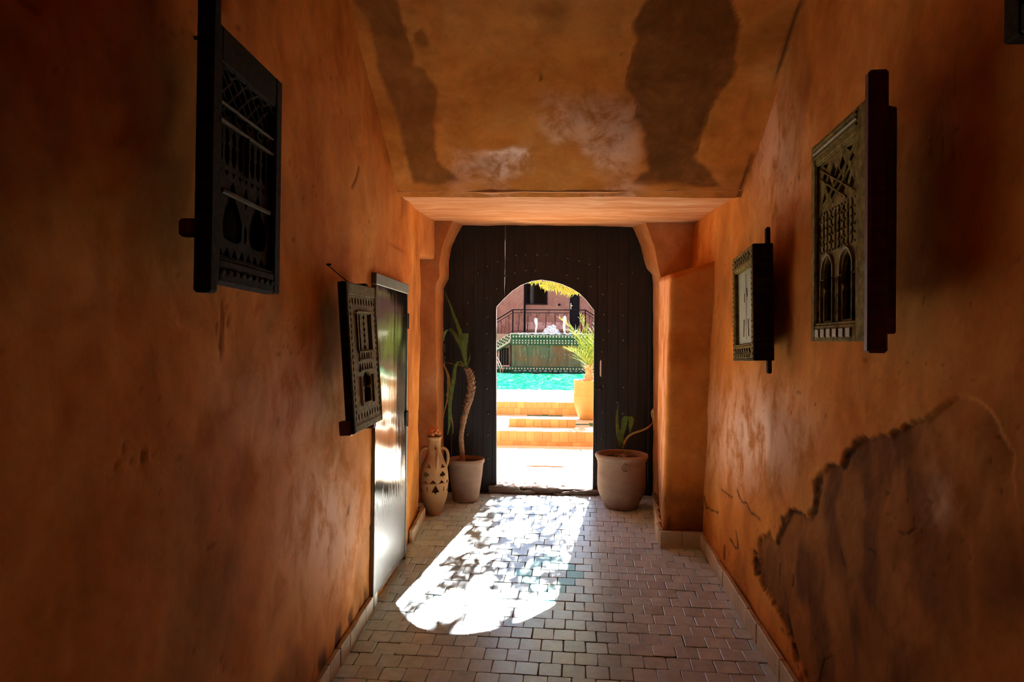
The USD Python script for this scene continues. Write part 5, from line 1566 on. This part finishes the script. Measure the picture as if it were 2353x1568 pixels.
def frond(pts_, L0, nleaf, seed):
    r = np.random.default_rng(seed)
    p = spline(pts_, 40)
    tg = np.gradient(p, axis=0)
    tg /= np.linalg.norm(tg, axis=1, keepdims=True)
    ms = []
    up_ = np.array([0, 0, 1.0])
    for k in range(nleaf):
        f = .16 + .84 * k / (nleaf - 1)
        i = min(39, int(f * 39))
        sd = np.cross(tg[i], up_)
        sd /= np.linalg.norm(sd) + 1e-9
        nn = np.cross(sd, tg[i])
        L = L0 * (.55 + .6 * math.sin(PI * min(f * .9 + .1, 1)) ** .7) * (1 - .45 * f) * (.85 + .3 * r.random())
        for s in (-1, 1):
            d0 = sd * s * .80 + tg[i] * .70 + nn * (.25 + .2 * r.normal())
            d0 = d0 / np.linalg.norm(d0)
            q = p[i]
            ms.append(ribbon([q, q + d0 * L * .5 + [0, 0, .006], q + d0 * L - [0, 0, .03 * L]], [.006, .011, .008, .001], np.cross(d0, nn), 6, .3))
    return cat(ms), tube(p, np.interp(np.linspace(0, 1, 40), [0, 1], [.010, .002]), 6)


z1_ = .68
specs = [((-.045, -.03, .16), (-.16, -.06, .42), (-.40, -.10, .66)), ((-.02, .0, .24), (-.06, .0, .46), (-.13, -.02, .70)), ((.03, .02, .24), (.09, .04, .48), (.12, .06, .72)), ((.07, -.02, .22), (.20, -.06, .44), (.36, -.10, .60)),
         ((.09, .06, .20), (.26, .12, .38), (.42, .2, .44)), ((.04, -.08, .20), (.10, -.20, .40), (.15, -.30, .52)), ((-.05, .10, .22), (-.14, .24, .42), (-.25, .36, .50)), ((-.05, -.06, .10), (-.16, -.14, .20), (-.30, -.22, .26))]
for k, s3 in enumerate(specs):
    pts_ = [(0, 0, z1_ - .05)] + [(a, b, z1_ + c) for a, b, c in s3]
    lf_, rb_ = frond(pts_, .27, 22, 300 + k)
    fr = obj('frond', rb_, M['leaf_palm'], t)
    obj('leaflets', lf_, M['leaf_palm'], fr)
ms = []
for i in range(46):
    an = rng.random() * 2 * PI
    z = .60 + .22 * rng.random()
    L = .10 + .10 * rng.random()
    d_ = np.array([math.cos(an) * .8, math.sin(an) * .8, .45 + .4 * rng.random()])
    ms.append(ribbon([(0.02 * math.cos(an), .02 * math.sin(an), z), np.array([0, 0, z]) + d_ * L * .6, np.array([0, 0, z]) + d_ * L], [.008, .012, .001], np.cross(d_, [0, 0, 1]), 5))
obj('lower_leaflets', cat(ms), M['leaf_palm'], t, kind='stuff')

# ---- tree that dapples the sunlight
tr = thing('tree', 'leafy yellow-green tree hanging over the courtyard side of the doorway', 'tree')
SX, SZ = SUN_TO[0] / SUN_TO[1], SUN_TO[2] / SUN_TO[1]


def leaf_mesh(c, d_, L, W, nrm):
    d_ = d_ / np.linalg.norm(d_)
    s = np.cross(d_, nrm)
    s = s / (np.linalg.norm(s) + 1e-9)
    n_ = np.cross(s, d_)
    v = np.array([c, c + d_ * L * .4 + s * W / 2 + n_ * W * .12, c + d_ * L * .4 - s * W / 2 + n_ * W * .12, c + d_ * L * .42, c + d_ * L - n_ * L * .08])
    return v, np.array([[0, 1, 3], [0, 3, 2], [1, 4, 3], [3, 4, 2]])


def visible_low(p):
    """True where a leaf would hang into the wicket's opening as the photograph shows it empty."""
    return p[2] < 1.234 + .1005 * p[1]


vs, fs, nv = [], [], 0
rt = np.random.default_rng(5)


def add_cluster(c, n, spread, L, check=True):
    global nv
    for _ in range(n):
        p = c + rt.normal(0, spread, 3)
        d_ = np.array([rt.normal(0, .5), rt.normal(0, .5), -.7 + rt.normal(0, .45)])
        l = L * (.7 + .6 * rt.random())
        if check and visible_low(p + d_ / np.linalg.norm(d_) * l):
            continue
        v, f = leaf_mesh(p, d_, l, l * .27, rt.normal(0, 1, 3))
        vs.append(v); fs.append(f + nv); nv += len(v)




def gap(q):
    """Where the crown is open along the sun's direction: loose towards its lower left side, close towards the right."""
    u, w = q[:, 0] - SX * (q[:, 1] - 5.5), q[:, 2] - SZ * (q[:, 1] - 5.5)
    n_ = .62 * meshkit.noise(np.stack([u * 7.5, w * 5.5, u * 0 + 3], 1), 91) + .38 * meshkit.noise(np.stack([u * 17, w * 12, u * 0 + 9], 1), 92)
    thr = .655 - .17 * sstep(-.30, -.47, u) * sstep(.3, 1.0, w) - .075 * sstep(.95, 1.5, w) + .03 * sstep(.0, .3, u) + .05 * sstep(.7, .2, w) * (1 - sstep(.05, .2, u))
    return n_ > thr


NL = 12000
yl = 7.0 + 3.2 * rt.random(NL)
ul = -.85 + 1.9 * rt.random(NL)
wl_ = -.25 + 2.4 * rt.random(NL)
pl = np.stack([ul + SX * (yl - 5.5), yl, wl_ + SZ * (yl - 5.5)], 1)
dl = np.stack([rt.normal(0, .5, NL), rt.normal(0, .5, NL), -.7 + rt.normal(0, .45, NL)], 1)
dl /= np.linalg.norm(dl, axis=1, keepdims=True)
ll = .105 * (.7 + .6 * rt.random(NL))
el = pl + dl * ll[:, None]
low = np.minimum(pl[:, 2], el[:, 2])
okl = ~gap((pl + el) / 2) & (low > 1.234 + .1005 * pl[:, 1])
for i in np.nonzero(okl)[0]:
    v, f = leaf_mesh(pl[i], dl[i], ll[i], ll[i] * .30, rt.normal(0, 1, 3))
    vs.append(v); fs.append(f + nv); nv += len(v)
for _ in range(260):
    a = rt.normal(0, 1, 3)
    a /= np.linalg.norm(a)
    c = np.array([1.9, 8.8, 4.6]) + a * np.array([1.9, 1.7, 1.3]) * (.5 + .5 * rt.random())
    if c[1] < 6.3:
        continue
    q0_ = c[0] - SX * (c[1] - 5.5)
    q2_ = c[2] - SZ * (c[1] - 5.5)
    if -.75 < q0_ < 1.0 and -.2 < q2_ < 2.3:
        continue
    add_cluster(c, 20, .13, .11)
obj('foliage', trimesh.Trimesh(np.vstack(vs), np.vstack(fs), process=False), M['leaf_tree'], tr, smooth=False, kind='stuff')
# the hanging spray seen at the top of the opening
YS = 8.0
spray = c1([(600, 180), (640, 165), (690, 175), (740, 235), (790, 215), (770, 260), (820, 260), (850, 200), (870, 280), (930, 250), (960, 290), (1000, 270), (1020, 320), (1060, 290), (1090, 340), (1130, 310), (1160, 330), (1200, 320), (1240, 330), (900, 200), (980, 220), (1060, 240), (1140, 270), (680, 150), (830, 165)])
for k, (a, b) in enumerate(spray):
    for j in range(8):
        p = at(a + rt.normal(0, 4), b - 4 + rt.normal(0, 3), y=YS + rt.normal(0, .12))
        d_ = np.array([rt.normal(0, .55), rt.normal(0, .4), -1.0])
        l = .098 * (.7 + .6 * rt.random())
        v, f = leaf_mesh(p - d_ / np.linalg.norm(d_) * l * .6, d_, l, .019, np.array([rt.normal(0, .4), -1, rt.normal(0, .3)]))
        vv_ = np.vstack([v, v + [0, .0012, 0]])
        obj('leaf', trimesh.Trimesh(vv_, np.vstack([f, f[:, ::-1] + 5]), process=False), M['leaf_tree'], tr, smooth=False)
trunk = spline([(2.35, 8.6, -.05), (2.3, 8.6, 1.2), (2.15, 8.65, 2.4), (2.0, 8.8, 3.6), (1.9, 8.9, 4.6)], 30)
obj('trunk', tube(trunk, np.linspace(.12, .045, 30), 12), M['bark'], tr)
for k, e in enumerate([(0.1, 8.0, 2.75), (0.6, 9.2, 3.6), (-.2, 8.7, 4.0), (.9, 7.4, 3.2), (3.3, 9.2, 5.0), (2.6, 7.4, 5.0)]):
    s0 = trunk[14 + 2 * k]
    e = np.array(e)
    obj('branch', tube(spline([s0, s0 * .5 + e * .5 + [0, 0, .22], e], 18), np.linspace(.035, .008, 18), 8), M['bark'], tr)
